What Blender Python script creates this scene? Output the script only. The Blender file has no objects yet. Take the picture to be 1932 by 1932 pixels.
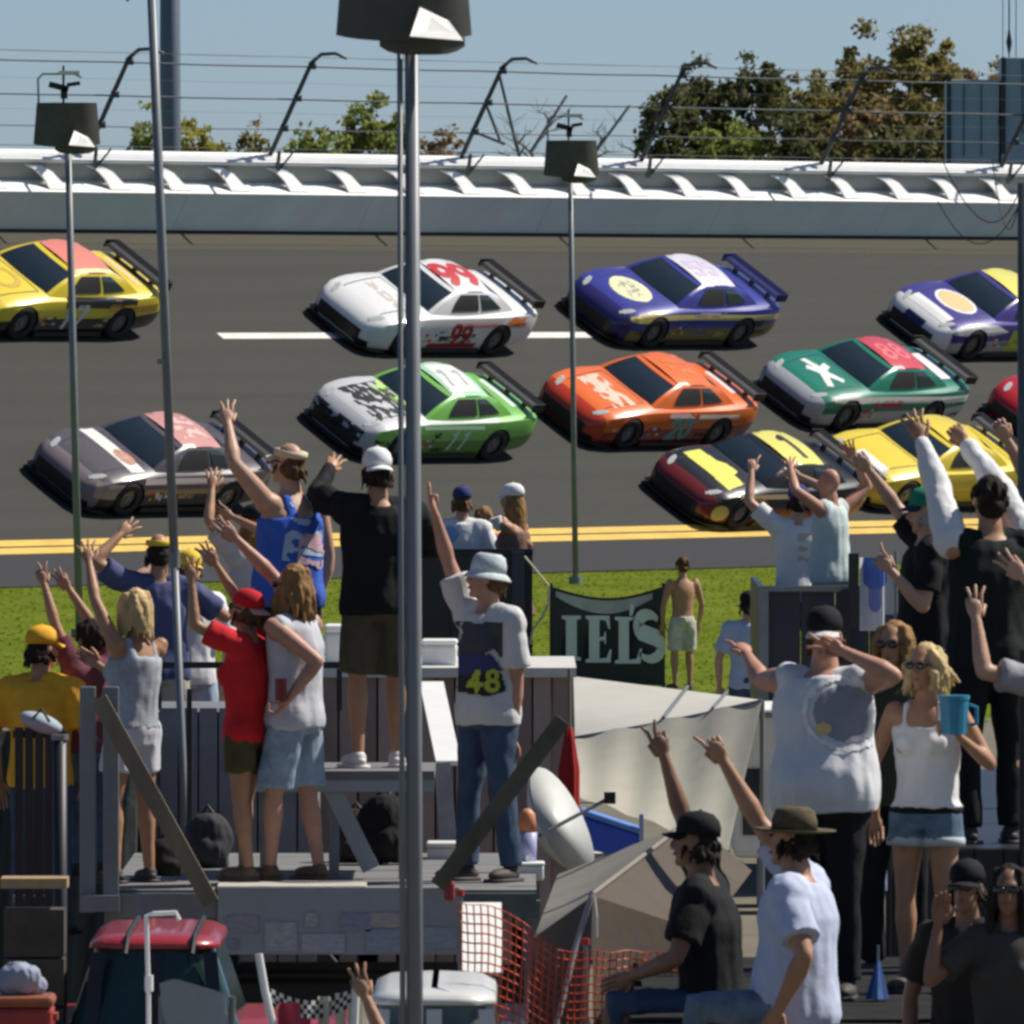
import bpy, bmesh, math, random
import numpy as np
from mathutils import Vector, Matrix, noise
from mathutils.bvhtree import BVHTree
from math import sin, cos, pi, radians, sqrt, atan2

random.seed(7)
scene = bpy.context.scene
col = scene.collection

# ------------------------------------------------------------------ camera, sky, sun, exposure
FP = 21700.0          # focal length in units of a 1932 px wide frame (a 400 mm lens)
CAMH = 4.5
PITCH = math.atan((966 - 585) / FP)
cd = bpy.data.cameras.new('camera')
cam = bpy.data.objects.new('camera', cd); col.objects.link(cam)
cd.sensor_width = 36.0
cd.lens = FP / 1932 * 36.0
cd.clip_start = 1.0
cd.clip_end = 6000.0
cam.location = (0, 0, CAMH)
cam.rotation_euler = (pi / 2 - PITCH, 0, 0)
cd.dof.use_dof = True
cd.dof.focus_distance = 95.0
cd.dof.aperture_fstop = 26.0
scene.camera = cam

SUN_AZ, SUN_EL = radians(70), radians(49)       # azimuth clockwise from +Y
SUN_DIR = Vector((sin(SUN_AZ) * cos(SUN_EL), cos(SUN_AZ) * cos(SUN_EL), sin(SUN_EL)))
world = bpy.data.worlds.new('World'); scene.world = world
world.use_nodes = True
wn = world.node_tree.nodes; wl = world.node_tree.links
bg = wn['Background']
sky = wn.new('ShaderNodeTexSky')
sky.sky_type = 'NISHITA'; sky.sun_disc = False
sky.sun_elevation = SUN_EL; sky.sun_rotation = SUN_AZ
sky.altitude = 0; sky.air_density = 0.55; sky.dust_density = 0.5; sky.ozone_density = 5.0
wl.new(sky.outputs['Color'], bg.inputs['Color'])
bg.inputs['Strength'].default_value = 0.080
sd = bpy.data.lights.new('sun', 'SUN')
sd.energy = 5.0; sd.angle = radians(0.53); sd.color = (1.0, 0.94, 0.85)
sun = bpy.data.objects.new('sun', sd); col.objects.link(sun)
sun.rotation_euler = (-SUN_DIR).to_track_quat('-Z', 'Y').to_euler()
sun.location = (60, 60, 80)
scene.view_settings.view_transform = 'Standard'
scene.view_settings.look = 'None'
scene.view_settings.exposure = 0.22
scene.view_settings.gamma = 1.0
scene.render.engine = 'CYCLES'
scene.cycles.max_bounces = 5
scene.cycles.diffuse_bounces = 3
scene.cycles.glossy_bounces = 3
scene.cycles.transparent_max_bounces = 8
scene.cycles.use_denoising = True
scene.cycles.filter_width = 2.9

# ------------------------------------------------------------------ picture <-> place helpers
def at(px, py, Y):
    """point at distance Y in front of the camera that is seen at (px, py) of a 1932 px frame"""
    a = (px - 966) / FP; b = (966 - py) / FP
    d = Vector((a, cos(PITCH) + b * sin(PITCH), -sin(PITCH) + b * cos(PITCH)))
    d *= Y / d.y
    return Vector((d.x, d.y, CAMH + d.z))

def proj(p):
    x, y, z = p[0], p[1], p[2] - CAMH
    fw = y * cos(PITCH) - z * sin(PITCH); up = y * sin(PITCH) + z * cos(PITCH)
    return 966 + x / fw * FP, 966 - up / fw * FP

# ------------------------------------------------------------------ materials
MATS = {}
def mat(name, color, rough=0.6, metal=0.0, var=0.12, scale=6.0, bump=0.0, bscale=None, coat=0.0, color2=None, trans=0.0, spec=0.5, stretch=None, emit=None):
    if name in MATS: return MATS[name]
    m = bpy.data.materials.new(name); m.use_nodes = True
    nt = m.node_tree; n = nt.nodes; l = nt.links
    b = n['Principled BSDF']
    b.inputs['Roughness'].default_value = rough
    b.inputs['Metallic'].default_value = metal
    b.inputs['Specular IOR Level'].default_value = spec
    if coat: b.inputs['Coat Weight'].default_value = coat; b.inputs['Coat Roughness'].default_value = 0.08
    if trans: b.inputs['Transmission Weight'].default_value = trans
    tc = n.new('ShaderNodeTexCoord')
    vec = tc.outputs['Object']
    if stretch:
        mp = n.new('ShaderNodeMapping'); mp.inputs['Scale'].default_value = stretch
        l.new(vec, mp.inputs['Vector']); vec = mp.outputs['Vector']
    nz = n.new('ShaderNodeTexNoise'); nz.inputs['Scale'].default_value = scale
    nz.inputs['Detail'].default_value = 6; nz.inputs['Roughness'].default_value = 0.65
    l.new(vec, nz.inputs['Vector'])
    c1 = color; c2 = color2
    if c2 is None:
        c1 = tuple(max(0, c * (1 - var)) for c in color); c2 = tuple(min(1, c * (1 + var)) for c in color)
    ramp = n.new('ShaderNodeValToRGB')
    ramp.color_ramp.elements[0].position = 0.32; ramp.color_ramp.elements[1].position = 0.68
    ramp.color_ramp.elements[0].color = (*c1, 1); ramp.color_ramp.elements[1].color = (*c2, 1)
    l.new(nz.outputs['Fac'], ramp.inputs['Fac'])
    l.new(ramp.outputs['Color'], b.inputs['Base Color'])
    if emit: b.inputs['Emission Color'].default_value = (*emit, 1); b.inputs['Emission Strength'].default_value = 1
    if bump:
        nb = n.new('ShaderNodeTexNoise'); nb.inputs['Scale'].default_value = bscale or scale * 5
        nb.inputs['Detail'].default_value = 4
        l.new(vec, nb.inputs['Vector'])
        bp = n.new('ShaderNodeBump'); bp.inputs['Strength'].default_value = bump; bp.inputs['Distance'].default_value = 0.02
        l.new(nb.outputs['Fac'], bp.inputs['Height']); l.new(bp.outputs['Normal'], b.inputs['Normal'])
    MATS[name] = m
    return m

# ------------------------------------------------------------------ mesh collector
class MB:
    def __init__(s): s.v = []; s.f = []; s.m = []
    def add(s, vs, fs, mi=0):
        o = len(s.v); s.v.extend([tuple(x) for x in vs])
        s.f.extend([tuple(i + o for i in f) for f in fs]); s.m.extend([mi] * len(fs)); return s
    def box(s, c, size, R=None, mi=0):
        hx, hy, hz = size[0] / 2, size[1] / 2, size[2] / 2
        vs = [Vector((x * hx, y * hy, z * hz)) for x in (-1, 1) for y in (-1, 1) for z in (-1, 1)]
        if R is not None: vs = [R @ v for v in vs]
        c = Vector(c)
        return s.add([v + c for v in vs], [(0, 1, 3, 2), (4, 6, 7, 5), (0, 4, 5, 1), (2, 3, 7, 6), (0, 2, 6, 4), (1, 5, 7, 3)], mi)
    def bar(s, a, b, w, h=None, mi=0, up=(0, 0, 1)):
        a = Vector(a); b = Vector(b); h = h or w
        d = b - a; L = d.length
        if L < 1e-6: return s
        d = d / L; u = Vector(up)
        x = d.cross(u)
        if x.length < 1e-3: x = d.cross(Vector((1, 0, 0)))
        x.normalize(); y = x.cross(d)
        R = Matrix((x, d, y)).transposed()
        return s.box((a + b) / 2, (w, L, h), R, mi)
    def tube(s, pts, rad, n=10, mi=0, cap=True, round_end=False, flat=1.0, flatdir=None):
        pts = [Vector(p) for p in pts]
        if not hasattr(rad, '__len__'): rad = [rad] * len(pts)
        rad = list(rad)
        if round_end:
            d0 = (pts[0] - pts[1]).normalized(); d1 = (pts[-1] - pts[-2]).normalized()
            a, b, ra, rb = pts[0], pts[-1], rad[0], rad[-1]
            pts = [a + d0 * ra * .95, a + d0 * ra * .7] + pts + [b + d1 * rb * .7, b + d1 * rb * .95]
            rad = [ra * .3, ra * .72] + rad + [rb * .72, rb * .3]
        N = len(pts); tang = []
        for i in range(N):
            t = pts[min(i + 1, N - 1)] - pts[max(i - 1, 0)]
            tang.append(t.normalized() if t.length > 1e-9 else Vector((0, 0, 1)))
        ref = Vector(flatdir) if flatdir is not None else (Vector((0, 0, 1)) if abs(tang[0].z) < .9 else Vector((0, 1, 0)))
        vs = []
        x = None
        for i in range(N):
            t = tang[i]
            if x is None or flatdir is not None: x = (ref - t * ref.dot(t)).normalized()
            else: x = (x - t * x.dot(t)).normalized()
            y = t.cross(x)
            for k in range(n):
                a = 2 * pi * k / n
                vs.append(pts[i] + x * (cos(a) * rad[i] * flat) + y * (sin(a) * rad[i]))
        fs = []
        for i in range(N - 1):
            for k in range(n):
                k2 = (k + 1) % n
                fs.append((i * n + k, i * n + k2, (i + 1) * n + k2, (i + 1) * n + k))
        if cap:
            fs.append(tuple(range(n))[::-1]); fs.append(tuple((N - 1) * n + k for k in range(n)))
        return s.add(vs, fs, mi)
    def rings(s, rings, mi=0, cap=True):
        n = len(rings[0]); vs = [p for r in rings for p in r]; fs = []
        for i in range(len(rings) - 1):
            for k in range(n):
                k2 = (k + 1) % n
                fs.append((i * n + k, i * n + k2, (i + 1) * n + k2, (i + 1) * n + k))
        if cap:
            fs.append(tuple(range(n))[::-1]); fs.append(tuple((len(rings) - 1) * n + k for k in range(n)))
        return s.add(vs, fs, mi)
    def ell(s, c, r, R=None, nu=14, nv=9, mi=0):
        c = Vector(c); vs = []; fs = []
        for j in range(1, nv):
            a = pi * j / nv
            for k in range(nu):
                b = 2 * pi * k / nu
                p = Vector((r[0] * sin(a) * cos(b), r[1] * sin(a) * sin(b), r[2] * cos(a)))
                if R is not None: p = R @ p
                vs.append(c + p)
        top = Vector((0, 0, r[2])); 
        if R is not None: top = R @ top
        vs.append(c + top); vs.append(c - top)
        T = len(vs) - 2
        for j in range(nv - 2):
            for k in range(nu):
                k2 = (k + 1) % nu
                fs.append((j * nu + k, (j + 1) * nu + k, (j + 1) * nu + k2, j * nu + k2))
        for k in range(nu):
            k2 = (k + 1) % nu
            fs.append((T, k, k2)); fs.append((T + 1, (nv - 2) * nu + k2, (nv - 2) * nu + k))
        return s.add(vs, fs, mi)
    def grid(s, f, nu, nv, mi=0):
        vs = [f(i / nu, j / nv) for i in range(nu + 1) for j in range(nv + 1)]
        fs = [(i * (nv + 1) + j, (i + 1) * (nv + 1) + j, (i + 1) * (nv + 1) + j + 1, i * (nv + 1) + j + 1) for i in range(nu) for j in range(nv)]
        return s.add(vs, fs, mi)
    def mesh(s, name, smooth=False):
        me = bpy.data.meshes.new(name)
        me.from_pydata(s.v, [], s.f)
        if smooth: me.shade_smooth()
        if any(s.m): me.polygons.foreach_set('material_index', s.m)
        me.update(); return me
    def build(s, name, mats=None, parent=None, loc=None, smooth=False, bevel=0.0, sub=0):
        """mesh given in world space; loc = where its own origin goes"""
        if loc is None:
            loc = parent_world(parent) if parent is not None else Vector((0, 0, 0))
        loc = Vector(loc)
        s.v = [(v[0] - loc.x, v[1] - loc.y, v[2] - loc.z) for v in s.v]
        o = bpy.data.objects.new(name, s.mesh(name, smooth)); col.objects.link(o)
        set_mats(o, mats)
        if parent is not None:
            o.parent = parent; o.location = loc - parent_world(parent)
        else: o.location = loc
        WORLD[o.name] = loc
        if bevel:
            b = o.modifiers.new('bevel', 'BEVEL'); b.width = bevel; b.segments = 2; b.limit_method = 'ANGLE'; b.angle_limit = radians(40)
        if sub:
            b = o.modifiers.new('sub', 'SUBSURF'); b.levels = sub; b.render_levels = sub
        return o

WORLD = {}
def parent_world(o): return WORLD[o.name]
def set_mats(o, mats):
    if mats is None: return
    for m in (mats if isinstance(mats, (list, tuple)) else [mats]): o.data.materials.append(m)

def tag(o, label=None, cat=None, group=None, kind=None):
    if label: o['label'] = label
    if cat: o['category'] = cat
    if group: o['group'] = group
    if kind: o['kind'] = kind
    return o

def empty(name, loc, label=None, cat=None, group=None, rot=None):
    o = bpy.data.objects.new(name, None); col.objects.link(o)
    o.location = loc; o.empty_display_size = 0.2
    WORLD[o.name] = Vector(loc)
    return tag(o, label, cat, group)

def fbm(p, sc): return noise.fractal(Vector(p) * sc, 0.9, 2.0, 3)

# ------------------------------------------------------------------ the banked track
TH = math.atan(FP / 18234.0); BK = radians(31)
T = Vector((cos(TH), sin(TH), 0)); N = Vector((-sin(TH), cos(TH), 0)); Z = Vector((0, 0, 1))
U = N * cos(BK) + Z * sin(BK)            # up the banking
W = Z * cos(BK) - N * sin(BK)            # square to the banking
O = at(966, 1025, 222.0); O.z = 0.0
UW = 11.8                                 # yellow line to wall
def tk(t, u, w=0.0): return O + T * t + U * u + W * w
def t_for(px, u, w=0.0):
    lo, hi = -80.0, 120.0
    for _ in range(50):
        m = (lo + hi) / 2
        if proj(tk(m, u, w))[0] < px: lo = m
        else: hi = m
    return (lo + hi) / 2

def strip(name, prof, t0, t1, m, nt=40, loc=None, kind='structure'):
    """sheet swept along the track; prof = list of (n, z) in the across-track plane"""
    mb = MB()
    k = len(prof)
    for i in range(nt + 1):
        t = t0 + (t1 - t0) * i / nt
        mb.v += [(t, p[0], p[1]) for p in prof]
    for i in range(nt):
        for j in range(k - 1):
            a = i * k + j
            mb.f.append((a, a + k, a + k + 1, a + 1)); mb.m.append(0)
    o = bpy.data.objects.new(name, mb.mesh(name)); col.objects.link(o)
    o.location = O; o.rotation_euler = (0, 0, TH); WORLD[o.name] = O.copy()
    set_mats(o, m)
    if kind: o['kind'] = kind
    return o

def asphalt(name, base, streak):
    m = bpy.data.materials.new(name); m.use_nodes = True
    nt = m.node_tree; n = nt.nodes; l = nt.links; b = n['Principled BSDF']
    b.inputs['Roughness'].default_value = 0.85; b.inputs['Specular IOR Level'].default_value = 0.3
    tc = n.new('ShaderNodeTexCoord')
    mp = n.new('ShaderNodeMapping'); mp.inputs['Scale'].default_value = (0.03, 1.3, 1.3); l.new(tc.outputs['Object'], mp.inputs['Vector'])
    n1 = n.new('ShaderNodeTexNoise'); n1.inputs['Scale'].default_value = 1.4; n1.inputs['Detail'].default_value = 5; l.new(mp.outputs[0], n1.inputs['Vector'])
    n2 = n.new('ShaderNodeTexNoise'); n2.inputs['Scale'].default_value = 9; n2.inputs['Detail'].default_value = 8; l.new(tc.outputs['Object'], n2.inputs['Vector'])
    r1 = n.new('ShaderNodeValToRGB'); r1.color_ramp.elements[0].color = (*[c * (1 - streak) for c in base], 1); r1.color_ramp.elements[1].color = (*[c * (1 + streak) for c in base], 1)
    r1.color_ramp.elements[0].position = .3; r1.color_ramp.elements[1].position = .7
    l.new(n1.outputs['Fac'], r1.inputs['Fac'])
    mx = n.new('ShaderNodeMix'); mx.data_type = 'RGBA'; mx.blend_type = 'MULTIPLY'; mx.inputs[0].default_value = 0.35
    l.new(r1.outputs['Color'], mx.inputs[6]); l.new(n2.outputs['Color'], mx.inputs[7])
    gm = n.new('ShaderNodeMix'); gm.data_type = 'RGBA'; gm.blend_type = 'MULTIPLY'; gm.inputs[0].default_value = 1.0
    gm.inputs[7].default_value = (1.2, 1.2, 1.2, 1)
    l.new(mx.outputs[2], gm.inputs[6]); l.new(gm.outputs[2], b.inputs['Base Color'])
    bp = n.new('ShaderNodeBump'); bp.inputs['Strength'].default_value = .25; bp.inputs['Distance'].default_value = .01
    n3 = n.new('ShaderNodeTexNoise'); n3.inputs['Scale'].default_value = 60; l.new(tc.outputs['Object'], n3.inputs['Vector'])
    l.new(n3.outputs['Fac'], bp.inputs['Height']); l.new(bp.outputs['Normal'], b.inputs['Normal'])
    return m

M_track = asphalt('track_asphalt', (0.037, 0.037, 0.0315), 0.10)
M_apron = asphalt('apron_asphalt', (0.037, 0.038, 0.040), 0.10)
M_dusty = asphalt('dusty_asphalt', (0.055, 0.050, 0.035), 0.10)
cb, sb = cos(BK), sin(BK)
TA, TB = -160, 260
tag(strip('race_track', [(0, 0), (2 * cb, 2 * sb), (5 * cb, 5 * sb), (UW * cb, UW * sb)], TA, TB, M_track))
strip('track_edge', [((UW - .75) * cb - .004 * sb, (UW - .75) * sb + .004 * cb), ((UW - .05) * cb - .004 * sb, (UW - .05) * sb + .004 * cb)], TA, TB, M_dusty)
strip('apron', [(-16, -.012), (-8, -.006), (0, -.001)], TA, TB, M_apron)
M_yellow = mat('yellow_line_paint', (0.62, 0.40, 0.06), .7, var=.12, scale=2.0)
M_white_line = mat('white_line_paint', (0.62, 0.61, 0.57), .7, var=.12, scale=2.0)
for u0, u1 in ((0.03, 0.24), (0.29, 0.50)):
    strip('yellow_line', [(u0 * cb - .005 * sb, u0 * sb + .005 * cb), (u1 * cb - .005 * sb, u1 * sb + .005 * cb)], TA, TB, M_yellow)
ud = 7.75
ta, tb = t_for(415, ud), t_for(1110, ud)
per = (tb - ta) * 2.05
for k in (-2, -1, 0, 1, 2):
    strip('lane_dash', [((ud - .11) * cb - .005 * sb, (ud - .11) * sb + .005 * cb), ((ud + .11) * cb - .005 * sb, (ud + .11) * sb + .005 * cb)], ta + k * per, tb + k * per, M_white_line, nt=4)

# ground: one sheet to the horizon
M_ground = mat('infield_ground', (0.085, 0.125, 0.014), .95, color2=(0.145, 0.175, 0.026), scale=.25, bump=.3, spec=.0)
g = MB(); g.add([(-3000, -600, -.03), (3000, -600, -.03), (3000, 5000, -.03), (-3000, 5000, -.03)], [(0, 1, 2, 3)])
tag(g.build('ground', M_ground), kind='structure')
M_dirt = mat('worn_dirt', (0.16, 0.135, 0.10), .95, color2=(0.11, 0.10, 0.06), scale=.6, bump=.4)
g = MB(); g.grid(lambda a, b: Vector((-30 + 60 * a, 30 + 98 * b + 2.5 * sin(a * 21) * b, -.022)), 40, 2)
tag(g.build('camp_ground', M_dirt), kind='structure')

# grass blades in the strip between the camp and the apron
rng = np.random.default_rng(3)
NG = 30000
gx = rng.uniform(-9, 10, NG); gy = rng.uniform(126, 206, NG)
ok = ((gx - O.x) * N.x + (gy - O.y) * N.y) < -16.1
gx, gy = gx[ok], gy[ok]; k = len(gx)
hh = rng.uniform(.012, .035, k); an = rng.uniform(0, pi, k); ww = rng.uniform(.012, .03, k)
lx = rng.normal(0, .03, k); ly = rng.normal(0, .03, k) - .02
v = np.zeros((k, 3, 3))
v[:, 0, 0] = gx - ww * np.cos(an); v[:, 0, 1] = gy - ww * np.sin(an); v[:, 0, 2] = -.03
v[:, 1, 0] = gx + ww * np.cos(an); v[:, 1, 1] = gy + ww * np.sin(an); v[:, 1, 2] = -.03
v[:, 2, 0] = gx + lx; v[:, 2, 1] = gy + ly; v[:, 2, 2] = hh - .03
me = bpy.data.meshes.new('grass'); me.from_pydata(v.reshape(-1, 3).tolist(), [], np.arange(3 * k).reshape(-1, 3).tolist())
go = bpy.data.objects.new('grass', me); col.objects.link(go)
set_mats(go, mat('grass_blade', (0.10, 0.15, 0.014), .9, spec=0, color2=(0.16, 0.20, 0.028), scale=.25))
tag(go, 'short green grass strip between the campers and the track apron', 'grass', kind='stuff')

# ------------------------------------------------------------------ outside wall with crash barrier, catch fence
M_wall = mat('painted_wall_white', (0.78, 0.78, 0.76), .6, var=.05, scale=1.2)
M_face = mat('barrier_face_grey', (0.72, 0.78, 0.79), .5, var=.08, scale=.8, stretch=(.15, 1, 1))
wallE = empty('track_wall', tk(0, UW), 'white track wall with steel crash barrier along the top of the banking', 'wall')
HB = .86
def prism(sec, t0, t1):
    """sec: list of (u, w); closed section swept from t0 to t1"""
    mb = MB(); n = len(sec)
    vs = [tk(t0, u, w) for u, w in sec] + [tk(t1, u, w) for u, w in sec]
    fs = [(i, (i + 1) % n, n + (i + 1) % n, n + i) for i in range(n)] + [tuple(range(n))[::-1], tuple(range(n, 2 * n))]
    mb.add(vs, fs); return mb
tw0, tw1 = -120, 220
bar_s = 6.1
t = t_for(-400, UW)
k0 = t_for(510, UW + .6, HB + .4)
# steel tubes of the barrier in lengths, white capping plate, concrete wall behind
pts_posts = []
tt = k0 - 3 * 5.65
lo_t, hi_t = t_for(-330, UW), t_for(2260, UW)
for i in range(12):
    a = k0 - 5.65 * 2.5 + i * 5.65 - 5.65; b = a + 5.65 - .012
    prism([(UW, .02), (UW + .10, .02), (UW + .10, HB - .02), (UW, HB - .02)], a, b).build('barrier_panel', M_face, wallE)
prism([(UW - .012, HB - .018), (UW + .46, HB - .018), (UW + .46, HB + .02), (UW - .012, HB + .02)], tw0, tw1).build('barrier_cap', M_wall, wallE)
prism([(UW + .45, -.4), (UW + .60, -.4), (UW + .60, HB + .42), (UW + .45, HB + .42)], tw0, tw1).build('concrete_wall', mat('wall_concrete', (.24, .26, .265), .8, var=.08, scale=2), wallE)
prism([(UW + .43, HB + .425), (UW + .82, HB + .425), (UW + .82, HB + .50), (UW + .43, HB + .50)], tw0, tw1).build('wall_cap', M_wall, wallE)
# slanted white struts between barrier and wall
stp = 1.80
ts0 = t_for(90, UW + .4, HB)
i = -6
while True:
    tt = ts0 + i * stp
    if proj(tk(tt, UW + .4, HB))[0] > 2300: break
    mb = MB()
    sec = [(-.86, .37), (-.40, .36), (-.10, .27), (.10, .14), (.34, .022), (-.26, .022), (-.38, .18), (-.56, .29)]
    ur = lambda y: UW + .05 + .40 * y / .39
    a = [tk(tt + x, ur(y) - .0, HB + .015 + y) for x, y in sec]; b = [tk(tt + x, ur(y) + .05, HB + .003 + y * .97) for x, y in sec]
    n = len(sec)
    mb.add(a + b, [tuple(range(n)), tuple(range(n, 2 * n))[::-1]] + [(q, n + q, n + (q + 1) % n, (q + 1) % n) for q in range(n)])
    mb.build('strut', mat('strut_white', (.90, .90, .88), .6, var=.03), wallE)
    i += 1
# embankment behind the wall
strip('embankment', [((UW + .6) * cb, (UW + .6) * sb), ((UW + 2.0) * cb, (UW + 1.2) * sb), (26, -.03)], TA, TB, mat('embankment_soil', (.10, .11, .05), .95, var=.3, scale=.5))

M_fence = mat('galvanised_dark', (0.075, 0.085, 0.095), .5, metal=.4, var=.1)
fenceE = empty('catch_fence', tk(0, UW + .9, HB + .5), 'tall catch fence of curved steel posts and cables on top of the track wall', 'fence')
WT = HB + .50
for px in (-180, 165, 510, 870, 1210, 1550, 1890, 2230):
    t0 = t_for(px, UW + .75, WT)
    mb = MB()
    P = lambda dt, du, w: tk(t0 + dt, UW + .75 + du, w)
    mb.tube([P(0, 0, WT - .1), P(0, 0, WT + 1.1), P(0, 0, WT + 2.15), P(0, -.14, WT + 2.42), P(0, -.45, WT + 2.62), P(0, -.75, WT + 2.68)], [.05, .05, .045, .04, .035, .03], n=8)
    for w in (WT + .65, WT + 1.35, WT + 2.1):
        mb.box(P(0, -.05, w), (.16, .16, .14))
    mb.build('fence_post', M_fence, fenceE, smooth=True)
    if px == 870:
        for w0, w1, dt in ((2.0, .35, 1.75), (1.3, .3, 1.3), (.62, .2, 1.5)):
            MB().tube([P(0, .02, WT + w0), P(dt, .25, WT + w1)], .032, n=6).build('brace', M_fence, fenceE)
    vb = MB()
    vb.bar(P(-.22, -.34, WT + .28), P(0, -.34, WT - .22), .07, .04); vb.bar(P(.22, -.34, WT + .28), P(0, -.34, WT - .22), .07, .04)
    vb.build('foot_bracket', M_fence, fenceE)
for w, r, sag in ((WT + .16, .009, 0), (WT + .62, .012, .02), (WT + 1.32, .018, .015), (WT + 2.08, .018, .02), (WT + 2.3, .003, .02), (WT + 1.0, .0028, .02), (WT + 1.7, .0028, .02)):
    pts = [tk(tq, UW + .70, w - sag * abs(sin((tq - k0) / 5.65 * pi))) for tq in np.linspace(-45, 60, 76)]
    MB().tube(pts, r, n=5).build('cable', M_fence, fenceE)
pts = [tk(tq, UW - .0, WT + 2.68) for tq in np.linspace(-45, 60, 20)]
MB().tube(pts, .006, n=5).build('cable', M_fence, fenceE)

# ------------------------------------------------------------------ trees behind the wall
def leaf_mat(name, c1, c2):
    m = mat(name, c1, .75, color2=c2, scale=1.1, spec=.2)
    b = m.node_tree.nodes['Principled BSDF']
    return m
M_bark = mat('bark', (0.10, 0.085, 0.07), .9, var=.3, scale=8, bump=.5)
M_twig = mat('bare_twig', (0.17, 0.165, 0.16), .9, var=.2)
LEAF = {'olive': leaf_mat('leaf_olive', (0.128, 0.123, 0.044), (0.355, 0.295, 0.111)),
        'brown': leaf_mat('leaf_brown', (0.170, 0.123, 0.063), (0.425, 0.295, 0.143)),
        'dark': leaf_mat('leaf_dark', (0.062, 0.077, 0.038), (0.213, 0.205, 0.080)),
        'green': leaf_mat('leaf_green', (0.142, 0.193, 0.048), (0.397, 0.410, 0.111)),
        'yellow': leaf_mat('leaf_yellow', (0.284, 0.244, 0.038), (0.450, 0.436, 0.063))}
def tree(name, label, px, Y, top, hw, kind, group, leaves=2600, seed=1, lean=0.0):
    rs = random.Random(seed)
    s = FP / Y
    b = at(px, 585, Y); b.z = -.05
    H = CAMH + (585 - top) / s
    rad = hw / s
    E = empty(name, b, label, 'tree' if H > 7 else 'shrub', group)
    tr = MB(); tips = []
    n0 = 7
    tp = [b + Vector((rs.gauss(0, .05) * i + lean * i / n0, rs.gauss(0, .05) * i, H * .93 * i / n0)) for i in range(n0 + 1)]
    tr.tube(tp, [.17 * (1 - .88 * i / n0) * (H / 10) + .01 for i in range(n0 + 1)], n=8)
    nb = 22
    for k in range(nb):
        f = .38 + .58 * k / nb
        i = min(int(f * n0), n0 - 1); q = f * n0 - i
        p = tp[i].lerp(tp[i + 1], q)
        a = rs.uniform(0, 2 * pi)
        env = sqrt(max(.05, 1 - ((f - .62) / .42) ** 2))
        L = rad * env * rs.uniform(.75, 1.15)
        d = Vector((cos(a), sin(a), rs.uniform(.25, .9))); d.normalize()
        e = p + d * L; mid = p.lerp(e, .5) + Vector((0, 0, .12 * L))
        tr.tube([p, mid, e], [.035, .022, .008], n=5)
        for j in range(5):
            c = mid.lerp(e, rs.uniform(-.2, 1.1))
            e2 = c + Vector((rs.gauss(0, .35), rs.gauss(0, .35), rs.uniform(.05, .55))) * (rad / 1.4)
            tr.tube([c, e2], [.010, .004], n=4)
            tips.append((c.lerp(e2, .8), rs.uniform(.16, .40) * max(.75, rad / 1.5)))
    tips.append((tp[-1], .3))
    tr.build('trunk', M_bark if leaves else M_twig, E, loc=b)
    if leaves:
        r2 = np.random.default_rng(seed)
        nc = 70; va = max(1.5, rad * 1.25); leaves = int(leaves * 3.2)
        cen = np.array(b[:]) + np.array([lean * .8, 0, H - va - .1])
        q = r2.normal(size=(nc, 3)); q /= np.linalg.norm(q, axis=1)[:, None]
        q *= (r2.uniform(.15, 1, nc) ** .45)[:, None]
        cc = cen + q * np.array([rad, rad, va]) * r2.uniform(.85, 1.12, (nc, 1))
        cr = r2.uniform(.20, .46, nc) * max(.75, rad / 1.4)
        tc = np.concatenate([cc, np.array([t[0][:] for t in tips])]); trd = np.concatenate([cr, np.array([t[1] for t in tips]) * .7])
        idx = r2.integers(0, len(tc), leaves)
        dirs = r2.normal(size=(leaves, 3)); dirs /= np.linalg.norm(dirs, axis=1)[:, None]
        c = tc[idx] + dirs * (trd[idx] * r2.uniform(.2, 1.05, leaves))[:, None] * np.array([1, 1, .75])
        sz = r2.uniform(.05, .12, leaves)
        u = r2.normal(size=(leaves, 3)); u /= np.linalg.norm(u, axis=1)[:, None]
        w = np.cross(u, r2.normal(size=(leaves, 3))); w /= np.linalg.norm(w, axis=1)[:, None]
        v = np.stack([c - u * sz[:, None], c + w * sz[:, None] * .55, c + u * sz[:, None], c - w * sz[:, None] * .55], 1)
        mb = MB(); mb.v = [tuple(x) for x in v.reshape(-1, 3)]; mb.f = [tuple(x) for x in np.arange(4 * leaves).reshape(-1, 4)]; mb.m = [0] * leaves
        mb.build('crown', LEAF[kind], E, loc=b)
    return E
G1 = 'trees behind the catch fence'
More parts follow.
